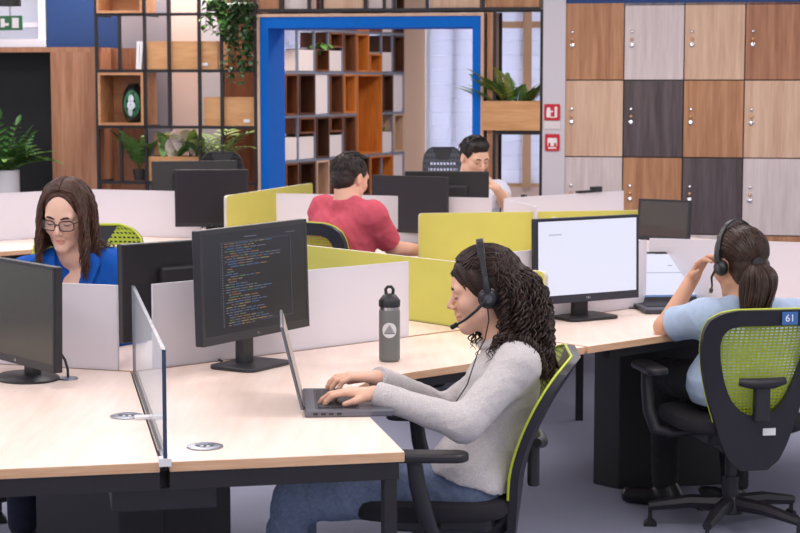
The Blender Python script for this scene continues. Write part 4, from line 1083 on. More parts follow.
# ================================================================== implicit surfaces for people
def smin(a, b, k):
    if k <= 0: return np.minimum(a, b)
    h = np.maximum(k - np.abs(a - b), 0) / k
    return np.minimum(a, b) - h * h * (k * 0.25)
class SDF:
    def __init__(s, h): s.h = h; s.ops = []; s.lo = np.full(3, 1e9); s.hi = np.full(3, -1e9)
    def grow(s, c, r): s.lo = np.minimum(s.lo, np.array(c) - r); s.hi = np.maximum(s.hi, np.array(c) + r)
    def cone(s, a, b, ra, rb, k=0.02, op='u', cuta=False, cutb=False, cut=None):
        a = np.array(a, float); b = np.array(b, float)
        if op == 'u': s.grow(a, ra); s.grow(b, rb)
        s.ops.append(('cone', op, k, a, b, ra, rb, cuta, cutb, cut)); return s
    def ell(s, c, rad, M=None, k=0.02, op='u'):
        c = np.array(c, float); rad = np.array(rad, float); M = np.eye(3) if M is None else np.array(M)
        if op == 'u': s.grow(c, rad.max())
        s.ops.append(('ell', op, k, c, rad, M)); return s
    def plane(s, p, n, k=0.004):         # keep the side the normal points away from
        s.ops.append(('plane', 'i', k, np.array(p, float), np.array(n, float))); return s
    def field(s):
        h = s.h; m = 3 * h
        lo = s.lo - m; N = np.ceil((s.hi + m - lo) / h).astype(int) + 1
        ax = [(lo[i] + h * np.arange(N[i])).astype(np.float32) for i in range(3)]
        Fd = np.full(tuple(N), 0.08, np.float32)
        for o in s.ops:
            kind, op, k = o[:3]
            if kind == 'plane':
                p, n = o[3], o[4]
                d = (ax[0][:, None, None] - p[0]) * n[0] + (ax[1][None, :, None] - p[1]) * n[1] + (ax[2][None, None, :] - p[2]) * n[2]
                Fd = np.maximum(Fd, d.astype(np.float32)); continue
            mg = k + 4 * h
            if kind == 'cone':
                a, b, ra, rb = o[3:7]; r = max(ra, rb)
                blo = np.minimum(a, b) - r - mg; bhi = np.maximum(a, b) + r + mg
            else:
                c, rad = o[3:5]; r = rad.max(); blo = c - r - mg; bhi = c + r + mg
            i0 = np.clip(np.floor((blo - lo) / h).astype(int), 0, N); i1 = np.clip(np.ceil((bhi - lo) / h).astype(int) + 1, 0, N)
            if (i1 <= i0).any(): continue
            sl = tuple(slice(x, y) for x, y in zip(i0, i1))
            X = ax[0][sl[0]][:, None, None]; Y = ax[1][sl[1]][None, :, None]; Z = ax[2][sl[2]][None, None, :]
            if kind == 'cone':
                ba = b - a; L2 = max(float(ba @ ba), 1e-9)
                tr = ((X - a[0]) * ba[0] + (Y - a[1]) * ba[1] + (Z - a[2]) * ba[2]) / L2
                t = np.clip(tr, 0, 1)
                d = np.sqrt((X - a[0] - t * ba[0]) ** 2 + (Y - a[1] - t * ba[1]) ** 2 + (Z - a[2] - t * ba[2]) ** 2) - (ra + (rb - ra) * t)
                L = sqrt(L2)
                if o[8]: d = np.maximum(d, (tr - 1) * L)
                if o[7]: d = np.maximum(d, -tr * L)
            else:
                M = o[5]; x, y, z = X - c[0], Y - c[1], Z - c[2]
                q = [(x * M[0, i] + y * M[1, i] + z * M[2, i]) / rad[i] for i in range(3)]
                k0 = np.sqrt(q[0] ** 2 + q[1] ** 2 + q[2] ** 2)
                k1 = np.sqrt((q[0] / rad[0]) ** 2 + (q[1] / rad[1]) ** 2 + (q[2] / rad[2]) ** 2) + 1e-9
                d = k0 * (k0 - 1) / k1
            d = d.astype(np.float32); f = Fd[sl]
            if op == 'u': Fd[sl] = smin(f, d, k)
            elif op == 's': Fd[sl] = -smin(-f, d, k)
        return Fd, lo, ax
    def mesh(s, name, mats, disp=None, smooth_it=0):
        Fd, lo, ax = s.field()
        if disp is not None:
            band = np.abs(Fd) < 0.03; I = np.argwhere(band); P = lo + I * s.h
            Fd[band] += disp(P).astype(np.float32)
        V, Q = nets(Fd, lo, s.h)
        for _ in range(smooth_it): V = relax(V, Q)
        me = bpy.data.meshes.new(name)
        me.vertices.add(len(V)); me.vertices.foreach_set('co', V.astype(np.float32).ravel())
        me.loops.add(4 * len(Q)); me.loops.foreach_set('vertex_index', Q.astype(np.int32).ravel())
        me.polygons.add(len(Q)); me.polygons.foreach_set('loop_start', np.arange(0, 4 * len(Q), 4, dtype=np.int32)); me.polygons.foreach_set('loop_total', np.full(len(Q), 4, np.int32))
        me.polygons.foreach_set('use_smooth', np.ones(len(Q), bool))
        me.update(calc_edges=True)
        for m in (mats if isinstance(mats, (list, tuple)) else [mats]): me.materials.append(m)
        return me, V
def relax(V, Q):
    acc = np.zeros_like(V); cnt = np.zeros(len(V))
    for i in range(4):
        np.add.at(acc, Q[:, i], V[Q[:, (i + 1) % 4]]); np.add.at(cnt, Q[:, i], 1)
    return 0.5 * V + 0.5 * acc / np.maximum(cnt, 1)[:, None]
def nets(Fd, lo, h):
    ins = Fd < 0; c = np.zeros(tuple(n - 1 for n in Fd.shape), np.int8)
    offs = [(i, j, k) for i in (0, 1) for j in (0, 1) for k in (0, 1)]
    sh = c.shape
    for i, j, k in offs: c += ins[i:i + sh[0], j:j + sh[1], k:k + sh[2]]
    act = (c > 0) & (c < 8); idx = np.argwhere(act); n = len(idx)
    vid = np.full(sh, -1, np.int32); vid[act] = np.arange(n)
    val = [Fd[idx[:, 0] + i, idx[:, 1] + j, idx[:, 2] + k] for i, j, k in offs]
    acc = np.zeros((n, 3)); cnt = np.zeros(n)
    for a in range(8):
        for b in range(a + 1, 8):
            oa, ob = np.array(offs[a]), np.array(offs[b])
            if np.abs(oa - ob).sum() != 1: continue
            m = (val[a] < 0) != (val[b] < 0); t = val[a][m] / (val[a][m] - val[b][m])
            acc[m] += oa + (ob - oa) * t[:, None]; cnt[m] += 1
    V = lo + (idx + acc / cnt[:, None]) * h
    quads = []
    for axis in range(3):
        o1, o2 = [(1, 2), (2, 0), (0, 1)][axis]
        A = np.moveaxis(ins, (axis, o1, o2), (0, 1, 2)); Vd = np.moveaxis(vid, (axis, o1, o2), (0, 1, 2))
        e = A[:-1, 1:-1, 1:-1] != A[1:, 1:-1, 1:-1]; E_ = np.argwhere(e); i, j, k = E_[:, 0], E_[:, 1] + 1, E_[:, 2] + 1
        q = np.stack([Vd[i, j - 1, k - 1], Vd[i, j, k - 1], Vd[i, j, k], Vd[i, j - 1, k]], 1)
        fl = ~A[i, j, k]; q[fl] = q[fl][:, ::-1]
        quads.append(q)
    Q = np.concatenate(quads); Q = Q[(Q >= 0).all(1)]
    return V, Q
def folds(amp, scale, seed, stretch=(1, 1, 1)):
    rs = np.random.RandomState(seed); W_ = rs.randn(5, 3) * scale * np.array(stretch); ph = rs.rand(5) * 6.28; W2 = rs.randn(3, 3) * scale * 0.5; p2 = rs.rand(3) * 6.28
    def f(P):
        w = np.stack([np.sin(P @ W2[i] + p2[i]) for i in range(3)], 1) * 0.035
        Pw = P + w; r = 0
        for i in range(5): r = r + (1 - np.abs(np.sin(Pw @ W_[i] + ph[i]))) ** 2 - 0.4
        return -amp * r / 2.2
    return f

# ------------------------------------------------------------------ skin
def skin_mat(name, rgb, rough=0.5):
    m = bpy.data.materials.new(name); m.use_nodes = True; nt = m.node_tree; b = nt.nodes['Principled BSDF']
    a = nt.nodes.new('ShaderNodeAttribute'); a.attribute_name = 'tone'
    mx = nt.nodes.new('ShaderNodeMix'); mx.data_type = 'RGBA'
    mx.inputs['A'].default_value = lin(rgb); mx.inputs['B'].default_value = lin((int(rgb[0] * 0.86), int(rgb[1] * 0.62), int(rgb[2] * 0.62)))
    nt.links.new(a.outputs['Fac'], mx.inputs['Factor']); nt.links.new(mx.outputs['Result'], b.inputs['Base Color'])
    b.inputs['Roughness'].default_value = rough; b.inputs['Subsurface Weight'].default_value = 0.08; b.inputs['Subsurface Radius'].default_value = (0.01, 0.004, 0.002); b.inputs['Subsurface Scale'].default_value = 0.4
    b.inputs['Specular IOR Level'].default_value = 0.35
    return m
def frame(bearing, pitch=0.0, roll=0.0):
    """columns right, forward, up; pitch looks down, roll leans to the figure's right"""
    f = bv(bearing); r = f.cross(Vector((0, 0, 1))); M = Matrix((r, f, Vector((0, 0, 1)))).transposed()
    M = M @ Matrix.Rotation(-R(pitch), 3, 'X') @ Matrix.Rotation(R(roll), 3, 'Y')
    return M
class Head:
    def __init__(s, o, M, sc=1.0, male=False): s.o = Vector(o); s.M = M; s.sc = sc; s.male = male; s.A = np.array(M)
    def p(s, x, y, z): return s.o + s.M @ Vector((x, y, z)) * s.sc
    def loc(s, V): return ((V - np.array(s.o)) @ s.A) / s.sc
def head_prims(S, H, neck_to=None):
    c = H.sc; p = H.p; A = H.A
    def E(x, y, z, a, b, d, k=0.02, op='u'): S.ell(p(x, y, z), (a * c, b * c, d * c), A, k * c, op)
    def C(a, b, ra, rb, k=0.02, op='u'): S.cone(p(*a), p(*b), ra * c, rb * c, k * c, op)
    m = H.male
    E(0, -.012, .038, .073, .092, .080)
    E(0, .028, .035, .060, .060, .056, .02)
    E(0, .030, -.030, .057 if not m else .06, .056, .076, .03)
    for s in (-1, 1):
        C((s * .050, .002, -.058), (s * .012, .064, -.098), .018 if not m else .021, .017, .025)
        E(s * .036, .056, -.028, .024, .026, .026, .02)
    E(0, .067, -.099, .022 if not m else .026, .020, .018, .015)
    C((-.040, .076, .019), (.040, .076, .019), .011, .011, .016)
    for s in (-1, 1):
        E(s * .031, .101, -.001, .019, .017, .0125, .012, 's')
    for s in (-1, 1):
        E(s * .0305, .0745, -.001, .0150, .0130, .0118, .003)
    C((0, .084, .008), (0, .107, -.030), .0075, .0098, .010)
    for s in (-1, 1): E(s * .0105, .0965, -.035, .0075, .009, .0068, .005)
    C((0, .088, -.045), (0, .090, -.056), .006, .008, .008)
    E(0, .0865, -.0600, .0215, .0090, .0062, .004)
    E(0, .0855, -.0715, .0185, .0095, .0072, .004)
    C((-.020, .0965, -.0657), (.020, .0965, -.0657), .0022, .0022, .003, 's')
    for s in (-1, 1):
        E(s * .0755, -.010, -.006, .0095, .018, .031, .008)
        E(s * .082, -.006, -.002, .004, .010, .016, .004, 's')
    r = .050 if not m else .058
    S.cone(p(0, -.020, -.055), neck_to if neck_to is not None else p(0, -.04, -.17), r * c, (r + .006) * c, .03)
def tone_attr(me, V, H):
    L = H.loc(V)
    def g(cx, cy, cz, sx, sy, sz): return np.exp(-(((L[:, 0] - cx) / sx) ** 2 + ((L[:, 1] - cy) / sy) ** 2 + ((L[:, 2] - cz) / sz) ** 2))
    t = .95 * g(0, .094, -.066, .0195, .013, .0072) + .30 * g(.04, .07, -.03, .02, .03, .02) + .30 * g(-.04, .07, -.03, .02, .03, .02) + .25 * g(0, .115, -.03, .012, .012, .012)
    t += .30 * (g(.03, .09, .0, .018, .02, .008) + g(-.03, .09, .0, .018, .02, .008))
    a = me.attributes.new('tone', 'FLOAT', 'POINT'); a.data.foreach_set('value', np.clip(t, 0, 1).astype(np.float32))
def face_details(parent, H, browcol, lash=True, inv=None):
    bm_ = mat('brow_hair', browcol, 0.8)
    for s in (-1, 1):
        pts = [(s * .012, .0910, .0165), (s * .024, .0915, .0215), (s * .036, .0885, .0225), (s * .049, .0790, .0175)]
        MB().tube([H.p(*q) for q in pts], [.0026 * H.sc, .0036 * H.sc, .0036 * H.sc, .0020 * H.sc], 6).build('eyebrow', bm_, parent, smooth=True)
        pts = [(s * .0165, .0825, -.0035), (s * .023, .0865, -.0065), (s * .031, .0880, -.0080), (s * .039, .0850, -.0065), (s * .0455, .0785, -.003)]
        MB().tube([H.p(*q) for q in pts], [.0006, .0014, .0017, .0016, .0008], 6).build('eyelashes', mat('lash', (28, 20, 20), 0.7), parent, smooth=True)
def hand(S, wrist, f, pn, thumb, curls=(18, 34, 22), spread=0.10, sc=1.0, per=(0, 0, 0, 0)):
    """f: along the palm, pn: way the palm faces, thumb: +1/-1 along f x pn; four fingers, three bends each, and a thumb from the side of the palm"""
    f = Vector(f).normalized(); pn = Vector(pn); pn = (pn - f * pn.dot(f)).normalized(); lat = f.cross(pn)
    w = Vector(wrist); tips = []
    lens = ((.040, .024, .019), (.044, .028, .021), (.041, .026, .020), (.032, .020, .018))
    for i in range(4):
        x = (1.5 - i) * thumb
        kn = w + f * (.088 - .004 * abs(i - 1.2)) * sc + lat * x * .0195 * sc
        S.cone(w + lat * x * .011 * sc + f * .006, kn, .0145 * sc, .0108 * sc, .012)
        d = (f + lat * x * spread).normalized(); p_ = kn; rr = (.0095, .0088, .0078, .0066)
        ang = 0
        for j in range(3):
            ang += R(curls[j] + per[i])
            dd = d * cos(ang) + pn * sin(ang); q = p_ + dd * lens[i][j] * sc
            S.cone(p_, q, rr[j] * sc, rr[j + 1] * sc, .003); p_ = q
        tips.append(p_)
    b = w + f * .022 * sc + lat * thumb * .024 * sc + pn * .006
    d = (f * .75 + lat * thumb * .62 + pn * .30).normalized(); q = b + d * .042 * sc
    S.cone(w + f * .012 + lat * thumb * .012, b, .015 * sc, .014 * sc, .012)
    S.cone(b, q, .0135 * sc, .0105 * sc, .008)
    d2 = (f * .95 + lat * thumb * .15 + pn * .35).normalized(); S.cone(q, q + d2 * .030 * sc, .0102 * sc, .0078 * sc, .003)
    return tips
def torso(S, P, off, k=0.045, female=True, trap=True):
    up = Vector((0, 0, 1)); lat = (P['shR'] - P['shL']).normalized(); fw = P['fw']; hips = (P['hipL'] + P['hipR']) / 2
    S.cone(P['hipL'], P['hipR'], .102 + off, .102 + off, k)
    w = P.get('w', 1.0)
    for s in (-1, 1):
        S.cone(hips + lat * s * .05, P['waist'] + lat * s * .042 * w, .098 + off, .086 * w + off, k)
        S.cone(P['waist'] + lat * s * .042 * w, P['chest'] + lat * s * .065 * w, .086 * w + off, .096 * w + off, k)
        sj = P['shR'] if s > 0 else P['shL']
        S.cone(P['chest'] + lat * s * .06 * w, sj - lat * s * .012 - up * .012, .088 * w + off, .050 * w + off, k)
        if trap: S.cone(P['neck'] + lat * s * .012, sj, .040 + off * .7, .046 + off, k)
        if female: S.ell(P['chest'] + fw * .072 + lat * s * .072 - up * .045, (.052 + off * .6,) * 3, None, .03)
def arm(S, a, b, c, off, k=0.02, cutw=False, upto=None, w=1.0):
    S.cone(a, b, .048 * w + off, .038 * w + off, k)
    if c is not None: S.cone(b, c, .038 * w + off, .027 * w + off * .8, k, cutb=cutw)
def legs(S, P, off, k=0.03):
    for s in 'LR':
        S.cone(P['hip' + s], P['kn' + s], .088 + off, .058 + off, k)
        S.cone(P['kn' + s], P['an' + s], .056 + off, .040 + off * 1.3, k)

def link_mesh(name, me, parent):
    o = bpy.data.objects.new(name, me); COL.objects.link(o); o.parent = parent
    o.location = -Vector(parent.location); return o
def person(label, base):
    return thing('person', label, 'person', base)

# ------------------------------------------------------------------ hair strands
def strand(H, root, d0, length, n, core, cols, amp=0.0, pitch=0.04, ph=0.0, stiff=0.5, gravity=1.0, rnd_=None, grow=0.35):
    """walk from the scalp, hugging the skull (core = local ellipsoid) then falling, pushed out of the colliders; a helix gives the curl"""
    step = length / n; p = Vector(root); d = Vector(d0).normalized(); out = [p.copy()]
    cc, cr = core
    for i in range(n):
        d = (d * stiff + Vector((0, 0, -1)) * gravity * (1 - stiff)).normalized()
        p = p + d * step; tang = None
        l = H.M.transposed() @ (p - H.o) / H.sc - Vector(cc); q = Vector((l.x / cr[0], l.y / cr[1], l.z / cr[2]))
        if q.length < 1:
            q = q.normalized(); nn = (H.M @ Vector((q.x / cr[0], q.y / cr[1], q.z / cr[2]))).normalized(); tang = d - nn * min(0, d.dot(nn)); l2 = Vector((q.x * cr[0], q.y * cr[1], q.z * cr[2])) + Vector(cc); p = H.o + H.M @ l2 * H.sc
        for a, b, r in cols:
            ba = b - a; t = max(0, min(1, (p - a).dot(ba) / ba.length_squared)); c = a + ba * t; e = p - c
            if e.length < r: p = c + e.normalized() * r
        d = (p - out[-1]).normalized() if tang is None else tang.normalized(); out.append(p.copy())
    if amp:
        res = []; s = 0
        for i, q in enumerate(out):
            t = (out[min(i + 1, n)] - out[max(i - 1, 0)]).normalized(); a = t.orthogonal().normalized(); a = (Vector((1, 0, 0)) - t * t.x); a = a.normalized() if a.length > 0.1 else Vector((0, 1, 0)); b = t.cross(a)
            g = min(1, i / (n * grow)); w = 2 * pi * (i * step) / pitch + ph
            res.append(q + (a * cos(w) + b * sin(w)) * amp * g)
        out = res
    return out
def hair_mat(name, c1, c2, rough=0.45):
    m = mat(name, c1, rough, spec=0.3); nt = m.node_tree; b = nt.nodes['Principled BSDF']
    tc = nt.nodes.new('ShaderNodeTexCoord'); n = nt.nodes.new('ShaderNodeTexNoise'); n.inputs['Scale'].default_value = 45; n.inputs['Detail'].default_value = 4
    nt.links.new(tc.outputs['Object'], n.inputs['Vector']); r = nt.nodes.new('ShaderNodeValToRGB'); r.color_ramp.elements[0].position = .2; r.color_ramp.elements[1].position = .85
    r.color_ramp.elements[0].color = lin(c1); r.color_ramp.elements[1].color = lin(c2)
    nt.links.new(n.outputs['Fac'], r.inputs['Fac']); nt.links.new(r.outputs['Color'], b.inputs['Base Color'])
    bp_ = nt.nodes.new('ShaderNodeBump'); bp_.inputs['Strength'].default_value = .6; bp_.inputs['Distance'].default_value = .004; nt.links.new(n.outputs['Fac'], bp_.inputs['Height']); nt.links.new(bp_.outputs['Normal'], b.inputs['Normal'])
    return m
# ================================================================== people
HC = (0, -.010, .040); HR = (.081, .101, .087)           # hair hugging ellipsoid in head space
def scalp(H, az, el, r=1.0):
    """point on the hair ellipsoid; az 0 is forward, +90 the figure's right"""
    return H.p(HC[0] + HR[0] * r * cos(R(el)) * sin(R(az)), HC[1] + HR[1] * r * cos(R(el)) * cos(R(az)), HC[2] + HR[2] * r * sin(R(el)))
def hair_cap(S, H, thick=1.0, face=(.068, .078, .088), low=-.03):
    c = H.sc
    S.ell(H.p(*HC), tuple(x * c * thick for x in HR), H.A, .01)
    S.ell(H.p(0, -.045, -.03), (.066 * c, .058 * c, .065 * c), H.A, .03)
    S.ell(H.p(0, .098, -.040), tuple(x * c for x in face), H.A, .012, 's')
UP = Vector((0, 0, 1))
def crew(S, P, r=.070, up=.022, down=.05):
    S.cone(P['neck'] - UP * down, P['neck'] + UP * up, r + .012, r, .02, cutb=True)
def in_face(H, pts, w=.060, yy=.035, zz=.055):
    for q in pts:
        l = H.M.transposed() @ (q - H.o) / H.sc
        if l.y > yy and l.z < zz and l.z > -.13 and abs(l.x) < w: return True
    return False
def headset(label, H, side, both=True, boom=True, cord=None, wide=.094, top=.148, tilt=0.0, padr=.031):
    """side: -1 microphone at the figure's left ear"""
    t = thing('headset', label, 'headset', H.o); M3 = H.M
    def q(x, y, z): return M3 @ Vector((x, y, z)) * H.sc
    HSB = mat('headset_black', (30, 29, 34), 0.35); HSG = mat('headset_sheen', (74, 74, 82), 0.25)
    pts = []
    for k in range(25):
        a = R(-8 + 196 * k / 24); pts.append(q(wide * 0.99 * cos(a), -.008 - tilt * sin(a), -.006 + (top + .006) * sin(a)))
    mb = MB(); b0 = len(pts)
    fwd = M3 @ Vector((0, 1, 0))
    for i, p in enumerate(pts):
        tg = (pts[min(i + 1, 24)] - pts[max(0, i - 1)]).normalized(); nrm = tg.cross(fwd).normalized()
        hw = .0115 if 6 < i < 18 else .0085
        for (u, v) in ((-1, -.5), (1, -.5), (1, .5), (-1, .5)): mb.v.append(tuple(p + fwd * u * hw + nrm * v * .007))
    for i in range(24):
        for j in range(4):
            j2 = (j + 1) % 4; mb.f.append((4 * i + j, 4 * i + j2, 4 * i + 4 + j2, 4 * i + 4 + j)); mb.mi.append(0)
    mb.f += [(3, 2, 1, 0), (96, 97, 98, 99)]; mb.mi += [0, 0]
    mb.build('headband', HSB, t, bevel=0.002)
    for s in ((-1, 1) if both else (side,)):
        c = q(s * (wide - .004), -.008, -.012); ax = M3 @ Vector((s, 0, 0))
        pr = [(-.014, padr * .9), (-.006, padr), (.002, padr), (.006, padr * .86), (.010, padr * .80), (.014, padr * .72), (.016, padr * .5)]
        MB().tube([c + ax * d for d, r in pr], [r for d, r in pr], 24).build('ear_cup', HSB, t, smooth=True)
        MB().tube([c + ax * .0155, c + ax * .0185], [padr * .42, padr * .40], 20).build('cup_ring', HSG, t, smooth=True)
        MB().tube([q(s * wide, -.008, .05), q(s * (wide + .006), -.008, .028), q(s * (wide + .005), -.008, .008)], [.009, .012, .012], 10).build('yoke', HSB, t, smooth=True)
    if boom:
        c = [q(side * (wide + .010), -.002, -.014), q(side * (wide + .006), .03, -.040), q(side * .074, .066, -.066), q(side * .052, .100, -.082)]
        bo = MB().tube(c, [.0055, .0045, .0042, .0042], 8).build('mic_boom', HSB, t, smooth=True)
        d = (c[-1] - c[-2]).normalized(); MB().tube([c[-1] - d * .008, c[-1] + d * .012, c[-1] + d * .016], [.0075, .0078, .004], 10).build('microphone', HSB, bo, smooth=True)
    if cord:
        MB().tube([Vector(p) - H.o for p in cord], 0.0019, 6).build('cord', HSB, t, smooth=True)
    return t

# ---------------------------------------------------------------- woman in grey sweater at the front desk
def front_woman():
    base = Vector((0.2, 5.27, 0)); root = person('woman in grey sweater with curly dark hair typing on laptop', base)
    skin = skin_mat('skin_warm', (226, 178, 154))
    H = Head(at_y(484.5, 290.5, 5.27), frame(272, 9, 0), 1.02)
    fw = Vector((-1, 0.0, 0))
    P = dict(fw=fw, neck=at_y(505, 345, 5.27), shL=at_y(517, 366, 5.105), shR=at_y(511, 361, 5.435),
             chest=at_y(502, 385, 5.27), waist=at_y(487, 438, 5.27), hipL=at_y(466, 486, 5.185), hipR=at_y(466, 484, 5.355),
             knL=at_y(296, 499, 5.16), knR=at_y(300, 494, 5.40), w=0.97)
    P['anL'] = Vector((P['knL'].x - 0.10, 5.17, 0.10)); P['anR'] = Vector((P['knR'].x - 0.02, 5.42, 0.10))
    elL = at_y(465, 424, 4.985); elR = at_y(447, 412, 5.54)
    wrL = at_z(377, 402, 0.785); wrL = at_y(375, 393.5, 5.03); wrR = at_y(377, 377.5, 5.275)
    # body
    S = SDF(0.0042); head_prims(S, H, P['neck'])
    torso(S, P, -0.006)
    arm(S, P['shL'], elL, wrL, -.006); arm(S, P['shR'], elR, wrR, -.006)
    tL = hand(S, wrL, Vector((-1, 0.12, 0.05)), Vector((-.1, 0, -1)), 1, (12, 26, 18), .10, 0.98, (4, 0, 3, 8))
    tR = hand(S, wrR, Vector((-1, -0.14, 0.07)), Vector((-.1, 0, -1)), -1, (14, 30, 20), .10, 0.98, (0, 4, 6, 10))
    me, V = S.mesh('body', skin); tone_attr(me, V, H); link_mesh('body', me, root)
    det = face_anchor(root, H, (52, 36, 32))
    # sweater
    SW = mat('sweater_grey', (196, 190, 190), 0.95, spec=0.1, var=0.10, vscale=160, bump=0.5, bscale=260, sheen=0.3)
    S = SDF(0.0055); torso(S, P, 0.013)
    for a, b, c in ((P['shL'], elL, wrL), (P['shR'], elR, wrR)):
        d = (c - b).normalized()
        S.cone(a, b, .064, .054, .03); S.cone(b, c - d * .01, .053, .040, .025, cutb=True)
    S.cone(P['hipL'] + UP * .03, P['hipR'] + UP * .03, .122, .122, .04); crew(S, P, .064, .028)
    hem = (P['hipL'] + P['hipR']) / 2 + Vector((0.0, 0, 0.0))
    S.plane(hem + UP * .035, Vector((-0.34, 0, -1)).normalized())
    f1 = folds(.0045, 22, 4); f2 = folds(.0022, 60, 9)
    me, V = S.mesh('sweater', SW, lambda Q: f1(Q) + f2(Q), 1); link_mesh('sweater', me, root)
    # ribbed cuffs, hem and neckband
    for b, c in ((elL, wrL), (elR, wrR)):
        d = (c - b).normalized(); MB().tube([c - d * .05 - base, c - d * .03 - base, c - d * .008 - base, c - d * .0 - base], [.040, .0385, .037, .034], 20).build('cuff', SW, root, smooth=True)
    nk = []
    for k in range(25):
        a = 2 * pi * k / 24; nk.append(P['neck'] + Vector((-0.012 + .060 * cos(a), .062 * sin(a), .018 + .020 * cos(a))) - base)
    MB().tube(nk, .011, 10, False).build('neckband', SW, root, smooth=True)
    # jeans
    JN = mat('denim_blue', (108, 120, 146), 0.9, spec=0.15, var=0.14, vscale=90, bump=0.3, bscale=400)
    S = SDF(0.0065); S.cone(P['hipL'], P['hipR'], .108, .108, .04); legs(S, P, .010)
    f3 = folds(.006, 24, 12)
    me, V = S.mesh('jeans', JN, f3, 1); link_mesh('jeans', me, root)
    seam = [P['hipL'] + Vector((-.08, -.102, .02)), P['hipL'].lerp(P['knL'], .5) + Vector((0, -.086, .01)), P['knL'] + Vector((.02, -.070, .0))]
    for s in 'LR':
        a = P['an' + s]
        S = SDF(.006); S.cone(a + Vector((.03, 0, -.06)), a + Vector((-.16, 0, -.07)), .042, .032, .02); S.cone(a, a + Vector((.02, 0, -.06)), .045, .042, .02); S.plane((0, 0, 0.001), (0, 0, -1))
        me, V = S.mesh('shoe', mat('shoe_white', (214, 212, 214), .5)); link_mesh('shoe', me, root)
    # hair: dense dark curls
    HM = hair_mat('hair_curly', (26, 18, 16), (64, 44, 37), 0.42)
    cols_ = [(P['neck'] + UP * .02, P['neck'] + UP * .10, .060), (P['neck'], P['shL'], .074), (P['neck'], P['shR'], .074), (P['chest'] + Vector((.0, -.05, 0)), P['chest'] + Vector((0, .05, 0)), .135), (P['waist'], P['chest'], .122)]
    S = SDF(.005); hair_cap(S, H, 1.035, (.070, .080, .092))
    S.ell(H.p(0, -.075, -.02), (.085, .07, .10), H.A, .04)
    S.cone(H.p(0, -.085, -.04), P['chest'] + Vector((.125, 0, .06)), .075, .045, .04)
    me, V = S.mesh('hair', HM, folds(.007, 55, 3)); ho = link_mesh('hair', me, root)
    r3 = random.Random(11); mb = MB()
    n = 0
    tries = 0
    while n < 640 and tries < 8000:
        tries += 1
        az = r3.uniform(-180, 180); el = r3.uniform(-25, 88)
        if abs(az) < 62 and el < 40: continue
        if abs(az) < 96 and el < -2: continue
        root_ = scalp(H, az, el, 0.97)
        back = H.M @ Vector((0.55 * sin(R(az)), -0.85, 0.1))
        L = r3.uniform(.24, .36) if abs(az) > 60 else r3.uniform(.26, .36)
        if el > 55: L += .05
        thick = r3.uniform(1.02, 1.08) if el > 30 else r3.uniform(1.0, 1.16)
        core = (HC, tuple(x * thick for x in HR))
        pts = strand(H, root_, back, L, 64, core, cols_, amp=r3.uniform(.007, .012), pitch=r3.uniform(.034, .052), ph=r3.uniform(0, 6.28), stiff=.93 if el > 20 else .9, grow=.75 if el > 30 else .45)
        if in_face(H, pts, .2, .05, .085) or in_face(H, pts, .2, .012, .03): continue
        bad = False
        for q in pts:
            l = H.M.transposed() @ (q - H.o) / H.sc
            e = Vector(((l.x - HC[0]) / HR[0], (l.y - HC[1]) / HR[1], (l.z - HC[2]) / HR[2]))
            if l.z > .05 and e.length > 1.12: bad = True
            if l.x < -.076 and -.038 < l.y < .05 and -.040 < l.z < .05: bad = True
        if bad: continue
        pts = [q - base for q in pts]; r0 = r3.uniform(.0021, .0033)
        mb.tube(pts, [r0 * (1 if i < 50 else 1 - .06 * (i - 50)) for i in range(65)], 5); n += 1
    # side curls behind the ear cups, covering the neck
    for k in range(260):
        sd = -1 if k % 3 else 1
        root_ = scalp(H, sd * r3.uniform(112, 158), r3.uniform(-18, 30), 1.0)
        pts = strand(H, root_, H.M @ Vector((sd * .75, r3.uniform(-.15, .35), -.4)), r3.uniform(.16, .27), 54, (HC, tuple(x * r3.uniform(1.0, 1.1) for x in HR)), cols_[:3], amp=r3.uniform(.007, .012), pitch=r3.uniform(.034, .05), ph=r3.uniform(0, 6.28), stiff=.88, grow=.35)
        bad = False
        for q in pts:
            l = H.M.transposed() @ (q - H.o) / H.sc
            if abs(l.x) > .074 and -.036 < l.y < .06 and -.042 < l.z < .05: bad = True
            if l.y > .035: bad = True
        if bad: continue
        mb.tube([q - base for q in pts], [.0027 * (1 if i < 42 else 1 - .07 * (i - 42)) for i in range(55)], 5)
    # front pieces falling in front of the far shoulder
    for k in range(26):
        root_ = scalp(H, r3.uniform(78, 112), r3.uniform(5, 40), .97)
        pts = strand(H, root_, H.M @ Vector((.5, .45, -.5)), r3.uniform(.21, .28), 48, (HC, HR), cols_[:3], amp=.008, pitch=.038, ph=r3.uniform(0, 6.28), stiff=.88)
        mb.tube([q - base for q in pts], [.0036 * (1 if i < 38 else 1 - .08 * (i - 38)) for i in range(49)], 5)
    c = mb.build('curls', HM, ho, smooth=True, loc=base); c['kind'] = 'stuff'
    # smooth strands from the hairline back
    mb = MB()
    for k in range(230):
        az = r3.uniform(-100, 100); lo_ = 46 - 46 * (abs(az) / 100) ** 1.6
        el = lo_ + r3.uniform(-4, 22); w_ = r3.uniform(1.03, 1.075)
        q0 = Vector((cos(R(el)) * sin(R(az)), cos(R(el)) * cos(R(az)), sin(R(el)))); tq = Vector((.45 * sin(R(az)), -1, r3.uniform(-.35, .25))).normalized()
        pts = []
        for i in range(13):
            t = i / 12; q = q0 * (1 - t) + tq * t + Vector((0, 0, .5 * sin(pi * t) * (1 if abs(az) < 60 else .3)))
            q.normalize(); pts.append(H.p(HC[0] + HR[0] * q.x * w_, HC[1] + HR[1] * q.y * w_, HC[2] + HR[2] * q.z * w_) + Vector((0, 0, .003 * sin(9 * t + k))) - base)
        mb.tube(pts, .0034, 5)
